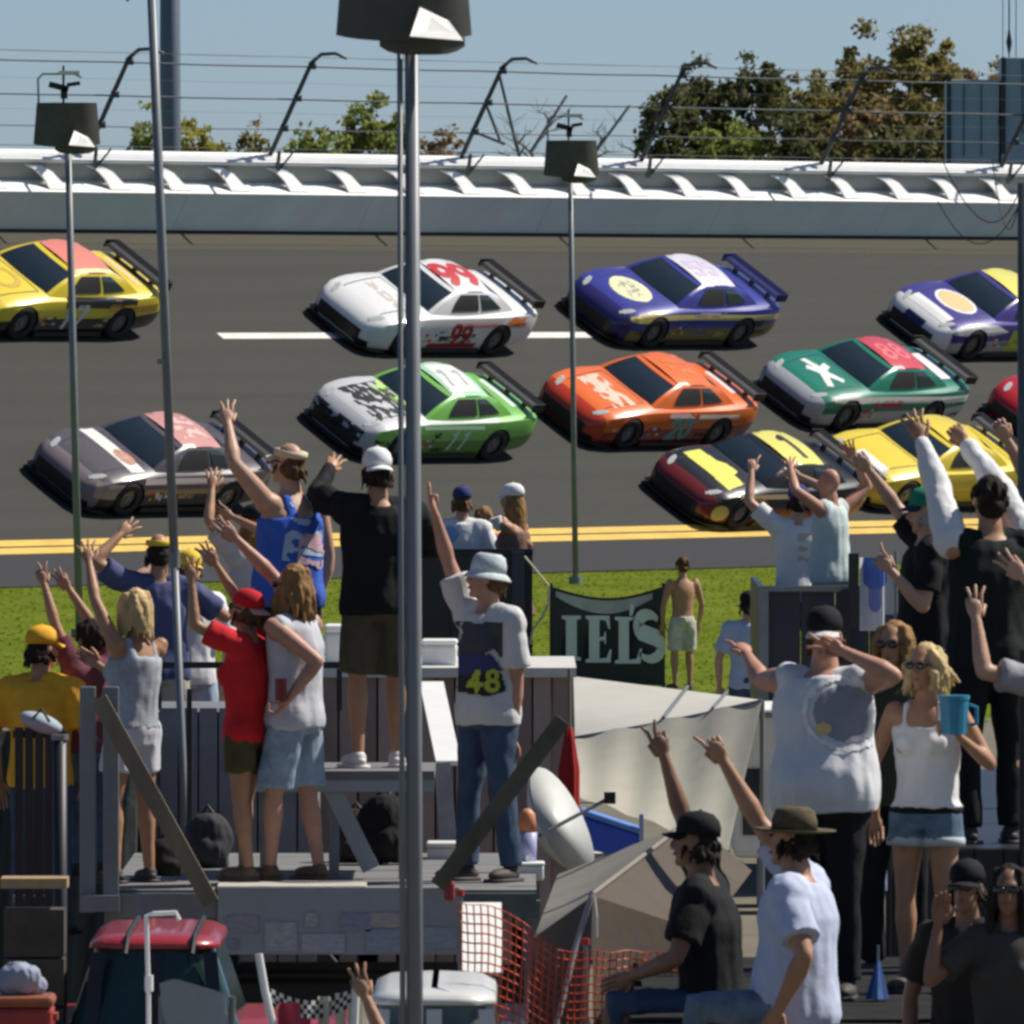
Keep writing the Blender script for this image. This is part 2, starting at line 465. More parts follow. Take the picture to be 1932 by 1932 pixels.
for i, (px, Y, top, hw, kind, lab, lv) in enumerate([
    (1262, 282, 128, 62, 'dark', 'small dark ragged tree beside the leafless trees', 2200),
    (1330, 286, 100, 60, 'dark', 'slim dark green tree with gaps, second from the leafless trees', 2300),
    (1425, 284, 84, 58, 'dark', 'dense dark green tree with a rounded top behind the fence', 2800),
    (1512, 289, 120, 70, 'olive', 'olive tree with a low top between dark tree and brown tree', 2600),
    (1595, 291, 92, 80, 'olive', 'loose olive tree left of the tallest tree', 3000),
    (1695, 287, 28, 105, 'olive', 'tallest olive tree behind the fence, ragged pointed top', 4800),
    (1765, 292, 85, 90, 'brown', 'brownish autumn tree leaning on the tallest tree', 3600),
    (1640, 280, 165, 90, 'brown', 'low brown tree in front of the tallest tree', 3000),
    (1850, 295, 105, 85, 'brown', 'thin brown tree behind the grey boxes', 1500),
    (1360, 278, 200, 80, 'green', 'low green bush under the dark trees', 2200),
    (1500, 278, 205, 90, 'dark', 'low dark bush under the olive trees', 2600),
    (1745, 277, 190, 95, 'dark', 'low dark bush beside the grey boxes', 2600)]):
    tree('tree', lab, px, Y, top, hw, kind, G1, lv, seed=20 + i)
for i, (px, Y, top, hw, kind, lab, lv) in enumerate([
    (285, 284, 190, 40, 'green', 'narrow green treetop between the fence post and the thick grey mast', 900),
    (375, 283, 205, 62, 'yellow', 'yellowing bush right of the thick grey mast', 1500),
    (468, 284, 222, 55, 'olive', 'sparse low bush between yellowing bush and green tree', 800),
    (600, 284, 212, 70, 'green', 'green bushy tree behind a fence post', 1800),
    (700, 285, 176, 85, 'green', 'tallest green tree left of the big lamp pole', 3000),
    (820, 286, 222, 62, 'brown', 'small brownish bush right of the big lamp pole', 1300)]):
    tree('tree', lab, px, Y, top, hw, kind, 'green bushes behind the fence', lv, seed=60 + i)
for i, (px, top, hw) in enumerate([(985, 150, 60), (1060, 120, 75), (1140, 140, 75), (1200, 170, 55)]):
    tree('bare_tree', ['leafless grey tree behind the braced fence post', 'tall leafless grey tree between post and distant lamp', 'leafless grey tree above the distant lamp', 'low leafless tree next to the dark trees'][i], px, 287 + i, top, hw, 'none', 'leafless trees behind the fence', 0, seed=90 + i)

# hedge line low behind wall so no horizon gap
# ------------------------------------------------------------------ grey boxes and mast behind the fence
M_mast = mat('mast_grey', (0.15, 0.18, 0.21), .45, metal=.3, var=.06)
E = empty('light_mast', at(321, 585, 262) * 1.0, 'thick grey steel mast rising behind the track wall', 'mast')
b = at(321, 585, 262); b.z = -.05; E.location = b; WORLD[E.name] = b.copy()
MB().tube([b, b + Vector((0, 0, 8)), b + Vector((0, 0, 19))], [.27, .245, .2], n=20).build('mast_tube', M_mast, E, smooth=True)
MB().tube([b, b + Vector((0, 0, .35))], .45, n=12).build('base', M_mast, E)
M_box = mat('cabinet_blue_grey', (0.32, 0.41, 0.47), .5, var=.07, scale=.8)
M_boxd = mat('cabinet_seam', (0.035, 0.045, 0.055), .6)
for k, (x0, x1, top, nm) in enumerate([(1786, 1884, 150, 'blue grey cabinet with a dark edge, next to the trees'), (1889, 2010, 108, 'taller blue grey cabinet with two aerials on top')]):
    Y = 262
    a = at(x0, top, Y); c = at(x1, 292, Y)
    base = Vector(((a.x + c.x) / 2, Y + .7, 0))
    E = empty('equipment_cabinet', base, nm + ' behind the track wall', 'cabinet', 'cabinets behind the track wall')
    MB().box((base.x, base.y, a.z / 2), (c.x - a.x, 1.4, a.z)).build('cabinet_body', M_box, E, bevel=.03)
    for q in range(1, 3):
        xx = a.x + (c.x - a.x) * q / 3
        MB().box((xx, Y - .01, a.z - .9), (.02, .03, 1.7)).build('seam', M_boxd, E)
    MB().box((a.x + .05, Y - .02, a.z - 1.1), (.1, .05, 2.2)).build('corner_post', M_boxd, E)
    if k == 1:
        for px, r, hh in ((1872, .010, 2.2), (1905, .02, 3.0), (1918, .012, 2.5)):
            q = at(max(px, 1893), top, Y); q.z = a.z
            MB().tube([q + Vector((0, .3, 0)), q + Vector((0, .3, hh))], r, n=6).build('aerial', M_boxd, E)
        q = at(1905, 80, Y)
        MB().tube([q + Vector((0, .3, -.25)), q + Vector((0, .3, 0)), q + Vector((0, .3, .3))], [.02, .07, .02], n=8).build('aerial_base', M_boxd, E)

# ------------------------------------------------------------------ stock cars
def lerp_tab(tab, x):
    for (x0, *a), (x1, *b) in zip(tab, tab[1:]):
        if x0 <= x <= x1:
            q = (x - x0) / (x1 - x0); q = q * q * (3 - 2 * q) if False else q
            return [p + (r - p) * q for p, r in zip(a, b)]
    return list(tab[-1][1:]) if x > tab[-1][0] else list(tab[0][1:])
#        x     halfw  shoulder  top   bottom
BODY = [(-2.46, .80, .80, .86, .34), (-2.42, .87, .90, .97, .28), (-2.25, .92, .915, .99, .24), (-1.9, .955, .90, .975, .20),
        (-1.45, .98, .875, .95, .15), (-.9, .97, .85, .93, .13), (-.2, .965, .835, .93, .12), (.4, .965, .825, .93, .12), (.85, .97, .82, .915, .12),
        (1.3, .985, .80, .875, .12), (1.75, .975, .75, .82, .12), (2.1, .935, .665, .735, .12), (2.33, .85, .56, .63, .11), (2.47, .70, .45, .51, .11), (2.53, .52, .36, .40, .12)]
def car_section(x):
    w, sh, tp, bt = lerp_tab(BODY, x)
    return [(w * .93, bt), (w * .985, bt + (sh - bt) * .22), (w, bt + (sh - bt) * .5), (w * .985, bt + (sh - bt) * .8), (w * .945, sh),
            (w * .86, sh + (tp - sh) * .55), (w * .62, tp - .012), (w * .3, tp - .003), (0, tp)]
def car_body_mesh():
    xs = [-2.46, -2.42, -2.34, -2.25, -2.05, -1.85, -1.65, -1.45, -1.2, -.95, -.7, -.45, -.2, .05, .3, .5, .7, .85, 1.05, 1.3, 1.5, 1.7, 1.85, 2.0, 2.1, 2.22, 2.33, 2.41, 2.47, 2.53]
    mb = MB(); rings = []
    for x in xs:
        h = car_section(x)
        ring = [(x, y, z) for y, z in h] + [(x, -y, z) for y, z in h[-2::-1]]
        rings.append(ring)
    n = len(rings[0])
    vs = [p for r in rings for p in r]; mb.v = vs
    for i in range(len(rings) - 1):
        x = (xs[i] + xs[i + 1]) / 2
        for k in range(n):
            k2 = (k + 1) % n
            kk = min(k, n - 2 - k) if k < n - 1 else -1
            # material slots: 0 hood/deck top, 1 upper side, 2 lower side, 3 nose, 4 underside, 5 rear deck
            if kk == -1: m = 4
            elif x > 2.2: m = 3
            elif kk <= 1: m = 2
            elif kk <= 3: m = 1
            elif x < -1.2: m = 5
            else: m = 0
            mb.f.append((i * n + k, (i + 1) * n + k, (i + 1) * n + k2, i * n + k2)); mb.m.append(m)
    mb.f.append(tuple(range(n))); mb.m.append(2)
    mb.f.append(tuple((len(rings) - 1) * n + k for k in range(n))[::-1]); mb.m.append(3)
    me = mb.mesh('car_body')
    o = bpy.data.objects.new('tmp', me); col.objects.link(o)
    for _ in range(6): me.materials.append(None)
    cut = MB()
    for x in (1.47, -1.33):
        cut.tube([(x, -1.4, .33), (x, -.58, .33)], .40, n=28); cut.tube([(x, .58, .33), (x, 1.4, .33)], .40, n=28)
    co = bpy.data.objects.new('tmpc', cut.mesh('c')); col.objects.link(co)
    for _ in range(5): co.data.materials.append(None)
    for p in co.data.polygons: p.material_index = 4
    bm = o.modifiers.new('b', 'BOOLEAN'); bm.operation = 'DIFFERENCE'; bm.object = co; bm.solver = 'EXACT'
    dg = bpy.context.evaluated_depsgraph_get(); dg.update()
    me2 = bpy.data.meshes.new_from_object(o.evaluated_get(dg)); me2.name = 'car_body'
    me2.shade_smooth()
    try: me2.set_sharp_from_angle(angle=radians(38))
    except Exception: pass
    bpy.data.objects.remove(o); bpy.data.objects.remove(co)
    return me2
# cabin surfaces
BF, BR = 1.00, -1.78     # base front / rear x
RF, RR = .12, -.98       # roof front / rear x
def cab(face, a, b):
    """a across, b up (0 base, 1 roof)"""
    bz, rz = .885, 1.285
    by, ry = .865, .615
    if face == 'front':
        y = (2 * a - 1); e = 1 - .10 * y * y
        x = (BF * e) * (1 - b) + (RF - .05 * y * y) * b; z = bz + (rz - bz) * b + .035 * sin(pi * b) - .01 * y * y * b
        return Vector((x + .03 * sin(pi * b), y * (by * (1 - b) * .97 + ry * b), z - (.03 * (1 - b))))
    if face == 'rear':
        y = (2 * a - 1)
        x = (BR + .05 * y * y) * (1 - b) + (RR + .05 * y * y) * b; z = bz + .06 * (1 - b) + (rz - bz) * b + .035 * sin(pi * b) - .01 * y * y * b - .03 * (1 - b)
        return Vector((x - .02 * sin(pi * b), y * (by * .90 * (1 - b) + ry * b), z))
    sg = 1 if face == 'left' else -1
    f0 = cab('front', 1.0, b); r0 = cab('rear', 1.0, b)
    p = f0.lerp(r0, a)
    bul = .045 * sin(pi * a) * (1 - .5 * b)
    return Vector((p.x, sg * (p.y + bul), p.z + .012 * sin(pi * a) * b))
def roof(a, b):
    l = cab('left', a, 1.0); r = cab('right', a, 1.0)
    p = l.lerp(r, b)
    e = cab('front', b, 1.0).x * (1 - a) + cab('rear', b, 1.0).x * a
    return Vector((e, p.y, p.z + .055 * sin(pi * b) + .02 * sin(pi * a)))
def make_cab():
    mb = MB()
    for f in ('front', 'left', 'right', 'rear'):
        mb.grid(lambda a, b: cab(f, a, b), 10, 5)
    o = len(mb.f)
    mb.grid(lambda a, b: roof(a, b), 10, 10, 1)
    me = mb.mesh('cabin')
    bm = bmesh.new(); bm.from_mesh(me); bmesh.ops.remove_doubles(bm, verts=bm.verts, dist=.012); bmesh.ops.recalc_face_normals(bm, faces=bm.faces)
    bm.to_mesh(me); bm.free(); me.shade_smooth()
    try: me.set_sharp_from_angle(angle=radians(50))
    except Exception: pass
    return me
def pane(face, quad, nu=8, nv=5, off=.012):
    """window on cabin face; quad = [(a,b) x4] corners: base-front, base-rear, top-rear, top-front"""
    mb = MB()
    def g(s, t):
        q0 = (quad[0][0] * (1 - s) + quad[1][0] * s, quad[0][1] * (1 - s) + quad[1][1] * s)
        q1 = (quad[3][0] * (1 - s) + quad[2][0] * s, quad[3][1] * (1 - s) + quad[2][1] * s)
        a, b = q0[0] * (1 - t) + q1[0] * t, q0[1] * (1 - t) + q1[1] * t
        p = cab(face, a, b); e = 1e-3
        du = cab(face, a + e, b) - cab(face, a - e, b); dv = cab(face, a, b + e) - cab(face, a, b - e)
        n = du.cross(dv).normalized()
        c = Vector((-.4, 0, .9))
        if n.dot(p - c) < 0: n = -n
        return p + n * off
    mb.grid(g, nu, nv)
    return mb.mesh('pane', True)
CAR_BODY = car_body_mesh(); CAR_CAB = make_cab()
P_WIND = pane('front', [(.06, .10), (.94, .10), (.955, .93), (.045, .93)], 12, 6)
P_REAR = pane('rear', [(.08, .12), (.92, .12), (.92, .9), (.08, .9)])
P_DOOR = {s: pane(s, [(.215, .14), (.56, .14), (.56, .86), (.15, .86)]) for s in ('left', 'right')}
P_QRT = {s: pane(s, [(.60, .14), (.86, .16), (.80, .84), (.60, .86)]) for s in ('left', 'right')}
_tb = bmesh.new(); _tb.from_mesh(CAR_BODY); _tb2 = bmesh.new(); _tb2.from_mesh(CAR_CAB)
BVH_B = BVHTree.FromBMesh(_tb); BVH_C = BVHTree.FromBMesh(_tb2); _tb.free(); _tb2.free()
def raycar(o, d):
    best = None
    for bv in (BVH_B, BVH_C):
        h = bv.ray_cast(o, d)
        if h[0] is not None and (best is None or h[3] < best[3]): best = h
    return best
# stroke font for race numbers: strokes on a unit cell (0..1 x 0..1.5)
def arc(cx, cy, rx, ry, a0, a1, n=10): return [(cx + rx * cos(radians(a0 + (a1 - a0) * i / n)), cy + ry * sin(radians(a0 + (a1 - a0) * i / n))) for i in range(n + 1)]
GLY = {'0': [arc(.5, .75, .36, .62, 0, 360, 20)], '1': [[(.3, 1.15), (.55, 1.35), (.55, .1)]],
       '2': [arc(.5, 1.0, .34, .36, 170, -40) + [(.14, .13), (.88, .13)]],
       '7': [[(.12, 1.36), (.86, 1.36), (.4, .1)]], '9': [arc(.5, .98, .33, .38, 0, 360, 18), [(.83, .98), (.78, .5), (.45, .12)]],
       '8': [arc(.5, 1.06, .28, .30, 0, 360, 16), arc(.5, .42, .34, .34, 0, 360, 16)], '4': [[(.62, .1), (.62, 1.38), (.1, .5), (.92, .5)]],
       '5': [[(.82, 1.36), (.26, 1.36), (.2, .82)] + arc(.48, .5, .36, .38, 120, -140)], '3': [arc(.45, 1.05, .32, .32, 150, -80), arc(.45, .44, .36, .36, 80, -150)],
       '6': [arc(.5, .48, .34, .38, 0, 360, 18), [(.17, .5), (.3, 1.05), (.68, 1.4)]]}
def segd(px, py, a, b):
    dx, dy = b[0] - a[0], b[1] - a[1]; L = dx * dx + dy * dy
    q = 0 if L == 0 else max(0, min(1, ((px - a[0]) * dx + (py - a[1]) * dy) / L))
    return sqrt((px - a[0] - q * dx) ** 2 + (py - a[1] - q * dy) ** 2)
def num_mask(txt, h, thick=.15, slant=0.0):
    sc = h / 1.5; segs = []
    wtot = len(txt) * 1.05 * sc
    for i, ch in enumerate(txt):
        for st in GLY[ch]:
            for a, b in zip(st, st[1:]):
                f = lambda p: (p[0] * sc + i * 1.05 * sc - wtot / 2 + slant * (p[1] * sc - h / 2), p[1] * sc - h / 2)
                segs.append((f(a), f(b)))
    t = thick * sc
    return (lambda x, y: any(segd(x, y, a, b) < t for a, b in segs)), wtot / 2 + .1 * sc + abs(slant) * h / 2, h / 2 + .05 * sc
def ell_mask(rx, ry): return (lambda x, y: (x / rx) ** 2 + (y / ry) ** 2 < 1), rx, ry
def ring_mask(rx, ry, t): return (lambda x, y: (1 - t) < sqrt((x / rx) ** 2 + (y / ry) ** 2) < 1), rx, ry
def box_mask(hx, hy, shear=0.0): return (lambda x, y: abs(x - shear * y) < hx and abs(y) < hy), hx + abs(shear) * hy, hy
def poly_mask(pts):
    def f(x, y):
        c = False; j = len(pts) - 1
        for i in range(len(pts)):
            if (pts[i][1] > y) != (pts[j][1] > y) and x < (pts[j][0] - pts[i][0]) * (y - pts[i][1]) / (pts[j][1] - pts[i][1]) + pts[i][0]: c = not c
            j = i
        return c
    return f, max(abs(p[0]) for p in pts), max(abs(p[1]) for p in pts)
def stroke_mask(pts, w): return (lambda x, y: any(segd(x, y, a, b) < w for a, b in zip(pts, pts[1:]))), max(abs(p[0]) for p in pts) + w, max(abs(p[1]) for p in pts) + w
def speckle_mask(hx, hy, sc, th, seed=0): return (lambda x, y: abs(x) < hx and abs(y) < hy and noise.noise(Vector((x * sc, y * sc * 1.7, seed * 7.3))) > th), hx, hy
DECAL_CACHE = {}
def decal(key, mask, where, c, up, off=.006, cell=.024):
    """print laid on the car; where top|left|rear|front; c = centre in the plane; up = direction of print 'up' (unit 2-vector)"""
    fn, hx, hy = mask
    up = Vector(up).normalized(); rt = Vector((up.y, -up.x))
    if where in ('left',): rt = Vector((up.y, -up.x))
    mb = MB(); nx = int(2 * hx / cell) + 1; ny = int(2 * hy / cell) + 1
    idx = {}
    def vert(i, j):
        if (i, j) in idx: return idx[(i, j)]
        a = -hx + i * cell; b = -hy + j * cell
        q = Vector(c) + rt * a + up * b
        if where == 'top': h = raycar(Vector((q.x, q.y, 3)), Vector((0, 0, -1)))
        elif where == 'left': h = raycar(Vector((-q.x, 3, q.y)), Vector((0, -1, 0)))     # plane x axis runs rearward as seen from the left side
        elif where == 'front': h = raycar(Vector((4, q.x, q.y)), Vector((-1, 0, 0)))
        if h is None: idx[(i, j)] = None; return None
        n = h[1]
        d = {'top': Vector((0, 0, 1)), 'left': Vector((0, 1, 0)), 'front': Vector((1, 0, 0))}[where]
        if n.dot(d) < 0: n = -n
        mb.v.append(tuple(h[0] + n * off)); idx[(i, j)] = len(mb.v) - 1
        return idx[(i, j)]
    for i in range(nx):
        for j in range(ny):
            if fn(-hx + (i + .5) * cell, -hy + (j + .5) * cell):
                q = [vert(i, j), vert(i + 1, j), vert(i + 1, j + 1), vert(i, j + 1)]
                if None in q: continue
                vs = [Vector(mb.v[k]) for k in q]
                if max((vs[k] - vs[(k + 1) % 4]).length for k in range(4)) > cell * 4: continue
                mb.f.append(tuple(q)); mb.m.append(0)
    return mb.mesh('decal', True)
M_glass = mat('car_glass', (0.020, 0.032, 0.045), .08, var=.15, scale=1.5, spec=.7)
M_net = mat('window_net', (0.012, 0.012, 0.014), .8)
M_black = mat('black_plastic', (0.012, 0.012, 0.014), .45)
M_tyre = mat('tyre_rubber', (0.018, 0.018, 0.02), .8)
M_rim = mat('dark_rim', (0.24, 0.24, 0.25), .35, metal=.7)
M_under = mat('underbody_black', (0.01, 0.01, 0.012), .8)
def paint(name, c): return mat('paint_' + name, c, .28, var=.03, scale=.6, coat=.6, spec=.4)
def vinyl(name, c): return mat('vinyl_' + name, c, .4, var=.04, scale=3, spec=.4)
def local_mesh():
    pass
def make_wheel():
    t = MB(); pr = [(.20, -.13), (.33, -.14), (.352, -.11), (.352, .11), (.33, .14), (.20, .13)]
    n = 26; vs = []; fs = []
    for r, y in pr:
        vs += [(r * cos(2 * pi * k / n), y, r * sin(2 * pi * k / n)) for k in range(n)]
    k6 = len(pr)
    for i in range(k6 - 1):
        for k in range(n): fs.append((i * n + k, i * n + (k + 1) % n, (i + 1) * n + (k + 1) % n, (i + 1) * n + k))
    t.add(vs, fs)
    r = MB()
    r.tube([(0, -.10, 0), (0, .08, 0)], .205, n=22)
    r.tube([(0, .07, 0), (0, .11, 0)], [.07, .05], n=10)
    for k in range(10):
        a = 2 * pi * k / 10
        r.box((.135 * cos(a), .085, .135 * sin(a)), (.06, .02, .03), Matrix.Rotation(-a, 3, 'Y'))
    return t.mesh('tyre', True), r.mesh('rim')
TYRE, RIM = make_wheel()
def make_wing():
    w = MB()
    sec = [(-.14, -.03), (-.06, .012), (.06, .03), (.17, .10), (.155, .045), (.05, -.02), (-.07, -.05)]
    w.rings([[Vector((-2.30 - x, y, 1.12 + z)) for x, z in sec] for y in (-.82, .82)])
    for y in (-.83, .83): w.box((-2.32, y, 1.12), (.34, .02, .17))
    for y in (-.5, 0, .5): w.box((-2.30, y, 1.03), (.16, .03, .18))
    return w.mesh('wing')
WING = make_wing()
def make_splitter():
    s = MB(); pts = [(2.0, -.98), (2.35, -.93), (2.55, -.72), (2.63, -.4), (2.65, 0), (2.63, .4), (2.55, .72), (2.35, .93), (2.0, .98)]
    n = len(pts)
    s.add([(x, y, .085) for x, y in pts] + [(x, y, .115) for x, y in pts], [tuple(range(n))[::-1], tuple(range(n, 2 * n))] + [(i, (i + 1) % n, n + (i + 1) % n, n + i) for i in range(n)])
    return s.mesh('splitter')
SPLIT = make_splitter()
GRILLE_SHADE = decal('grille_shade', box_mask(.62, .085), 'front', (0, .315), (0, 1), cell=.03)  # front opening, enlarged so its black also carries shade of the lower nose
INTAKE_SHADE = decal('intake_shade', box_mask(.80, .06), 'front', (0, .175), (0, 1), cell=.03)  # lower opening, widened to put more nose shade into the black
STRIP = pane('front', [(.05, .86), (.95, .86), (.955, .97), (.045, .97)], 12, 2, .018)
SEAM = decal('seam', ((lambda x, y: (abs(abs(x) - (.60 - .06 * y)) < .012 and -.45 < y < .62) or (abs(y + .45) < .012 and abs(x) < .62)), .70, .66), 'top', (1.45, 0), (1, 0), off=.004, cell=.012)
def headl(s): return decal('hl', ell_mask(.17, .06), 'top', (2.19, s * .62), (.45, s * .9))
HEAD = {s: headl(s) for s in (-1, 1)}
SKIRT = MB().box((.07, .955, .13), (1.9, .03, .09)).mesh('skirt')
def part(name, me, m, parent, loc=(0, 0, 0), rot=None):
    o = bpy.data.objects.new(name, me); col.objects.link(o); o.parent = parent; o.location = loc
    if rot: o.rotation_euler = rot
    mats = m if isinstance(m, (list, tuple)) else [m]
    while len(me.materials) < len(mats): me.materials.append(None)
    for i, q in enumerate(mats):
        o.material_slots[i].link = 'OBJECT'; o.material_slots[i].material = q
    return o
def stock_car(px, py, label, hood, roofc, upper, lower, nose, deck, decals, yaw=0.0, wing_m=None, rim=None, pitch=0):
    # find the spot on the banking whose car centre is seen at (px, py)
    u = 6.0
    for _ in range(12):
        t = t_for(px, u, .62)
        y = proj(tk(t, u, .62))[1]
        u += (y - py) / 49.0
    loc = tk(t_for(px, u, .62), u, .004)
    E = empty('stock_car', loc, label, 'race car', 'race cars on the banking')
    R = Matrix((-T, -U, W)).transposed() @ Matrix.Rotation(yaw, 3, 'Z')
    E.rotation_mode = 'QUATERNION'; E.rotation_quaternion = R.to_quaternion()
    part('body', CAR_BODY, [hood, upper, lower, nose, M_under, deck], E)
    part('cabin', CAR_CAB, [upper, roofc], E)
    part('windshield', P_WIND, M_glass, E); part('rear_window', P_REAR, M_glass, E)
    for s in ('left', 'right'):
        part('door_window', P_DOOR[s], M_net, E); part('quarter_window', P_QRT[s], M_glass, E)
    part('wing', WING, wing_m or M_black, E)
    part('splitter', SPLIT, M_black, E)
    part('grille_shade', GRILLE_SHADE, M_black, E); part('air_intake_shade', INTAKE_SHADE, M_black, E)
    for s in (-1, 1): part('headlight', HEAD[s], vinyl('lamp_pale', (.46, .48, .47)), E)
    part('side_skirt', SKIRT, M_black, E)
    for x in (1.47, -1.33):
        for s in (1, -1):
            w = part('wheel', TYRE, M_tyre, E, (x, s * .83, .352), (0, 0, 0 if s > 0 else pi))
            w.name = 'wheel'
            part('rim', RIM, rim or M_rim, w)
    rs = random.Random(int(px))
    for i in range(7):
        x = .62 + .14 * (i % 4) + rs.uniform(-.02, .02); z = .36 + .13 * (i // 4)
        me = decal('c', box_mask(rs.uniform(.03, .055), rs.uniform(.018, .035)), 'left', (-x, z), (0, 1), cell=.02)
        if len(me.polygons): part('contingency_sticker', me, vinyl('cont_%d' % (i % 5), [(.7, .7, .68), (.55, .05, .05), (.65, .5, .05), (.05, .1, .4), (.03, .03, .03)][rs.randrange(5) if False else i % 5]), E)
    part('windshield_strip', STRIP, upper, E)
    part('hood_seam', SEAM, M_black, E)
    for nm, key, mask, where, c, up, m in decals:
        me = decal(key, mask, where, c, up)
        if len(me.polygons): part(nm, me, m, E)
    return E
white = paint('white', (.78, .78, .77)); red = paint('red', (.45, .02, .03)); orange = paint('orange', (.84, .17, .03)); dkred = paint('dark_red', (.30, .015, .015))
lime = paint('lime', (.20, .52, .10)); blk = paint('black', (.015, .016, .018)); blue = paint('blue', (.045, .05, .30)); navy = paint('navy', (.03, .028, .14))
yel = paint('yellow', (.80, .62, .05)); teal = paint('teal_green', (.015, .20, .13)); pink = paint('salmon', (.78, .25, .18)); cream = paint('cream', (.65, .60, .48))
dusk = paint('dusky_grey', (.10, .09, .10)); rose = paint('rose', (.62, .30, .26)); redroof = paint('raspberry', (.62, .07, .09)); gold = paint('gold', (.55, .38, .09)); grey = paint('silver_grey', (.42, .44, .46))
mint = paint('mint', (.45, .72, .48)); amber = paint('amber', (.75, .38, .05)); yl2 = paint('lemon', (.80, .74, .16)); brn = paint('bronze', (.30, .16, .05)); violet = paint('violet_blue', (.06, .05, .26))
V = vinyl
vw, vr, vk, vy, vb = V('white', (.78, .78, .76)), V('red', (.50, .03, .04)), V('black', (.02, .02, .02)), V('yellow', (.78, .66, .16)), V('blue', (.08, .10, .42))
LF, TOPF = (0, 1), (0, -1)
def side(x): return -x
def spons(n, seed, mats, z0=.26, z1=.62, x0=-2.2, x1=2.0):
    rs = random.Random(seed); out = []
    for i in range(n):
        x = rs.uniform(x0, x1); z = rs.uniform(z0, z1)
        out.append(('sponsor_sticker', 'sp', speckle_mask(rs.uniform(.10, .3), rs.uniform(.03, .07), 16, -.05, seed + i), 'left', (-x, z), LF, rs.choice(mats)))
    return out
# roof numbers read from the driver's (left) side: up = -y (away from the left side)
stock_car(806, 575, 'white race car with red roof numbers and red door number', white, white, white, white, white, white,
    [('roof_number', 'r', num_mask('99', .82, .19), 'top', (-.42, 0), TOPF, vr),
     ('door_number', 'd', num_mask('99', .46, .19), 'left', (-(-.15), .50), LF, V('door_red', (.42, .03, .04))),
     ('hood_sticker', 'h', speckle_mask(.5, .10, 9, -.02, 3), 'top', (1.45, 0), (-1, 0), V('pale_tan', (.60, .50, .44))),
     ('quarter_sticker', 'q', poly_mask([(-.3, -.02), (-.1, .11), (.1, .06), (.3, .10), (.22, -.04), (.05, -.11), (-.1, -.06), (-.25, -.11)]), 'left', (1.75, .78), LF, V('flame_orange', (.75, .22, .03))),
     ('side_stripe', 's', box_mask(1.0, .045), 'left', (1.1, .70), LF, V('rosy', (.70, .36, .34))),
     ('sill_stripe', 's2', box_mask(.75, .06), 'left', (.0, .24), LF, V('door_red', (.42, .03, .04)))] + spons(5, 11, [vk, vr]), wing_m=M_black)
stock_car(800, 772, 'lime green race car with white roof panel and grey hood', V('hood_silver', (.52, .53, .54)), mint, lime, V('olive_green', (.13, .26, .05)), grey, lime,
    [('roof_panel', 'rp', box_mask(.42, .50, .1), 'top', (-.42, 0), TOPF, vw),
     ('roof_number', 'r', num_mask('11', .62, .14, .25), 'top', (-.42, 0), TOPF, V('grey_print', (.36, .38, .36))),
     ('door_number', 'd', num_mask('11', .48, .10, .35), 'left', (.15, .48), LF, V('pale_green_print', (.6, .75, .6))),
     ('hood_sticker', 'h', speckle_mask(.62, .55, 5.5, -.02, 5), 'top', (1.50, 0), (-1, 0), vk),
     ('hood_sticker', 'h2', speckle_mask(.62, .18, 6, .0, 8), 'top', (1.1, 0), (-1, 0), V('lime_print', (.45, .72, .2))),
     ('nose_sticker', 'n', speckle_mask(.7, .12, 6, -.05, 8), 'front', (0, .42), (0, 1), vk),
     ('deck_sticker', 'dk', box_mask(.52, .09), 'top', (-2.02, 0), (-1, 0), V('pale_green_print', (.6, .75, .6))),
     ('belt_stripe', 'b', box_mask(.9, .04), 'left', (-.1, .76), LF, mint)] + spons(6, 21, [vk, vw]))
stock_car(1225, 751, 'bright orange race car with a teal and white door number', orange, orange, orange, dkred, paint('red_orange', (.55, .05, .02)), orange,
    [('roof_sticker', 'r', speckle_mask(.34, .3, 5, .12, 2), 'top', (-.45, 0), TOPF, V('deep_orange', (.62, .17, .03))),
     ('door_number', 'd', num_mask('20', .50, .17, .1), 'left', (.05, .47), LF, V('teal_print', (.16, .42, .34))),
     ('hood_sticker', 'h', speckle_mask(.60, .30, 4, -.1, 4), 'top', (1.55, .05), (-1, 0), V('peach', (.85, .55, .42))),
     ('deck_panel', 'k', box_mask(.42, .10), 'top', (-2.05, 0), (-1, 0), V('pale_peach', (.85, .62, .55))),
     ('quarter_stripe', 'q', box_mask(.62, .05), 'left', (1.15, .74), LF, V('cream_print', (.72, .62, .46))),
     ('belt_sticker', 'b', speckle_mask(.4, .045, 7, -.2, 4), 'left', (.0, .76), LF, V('pink_white', (.8, .6, .6)))] + spons(5, 31, [vk, V('teal_print', (.16, .42, .34)), vw]))
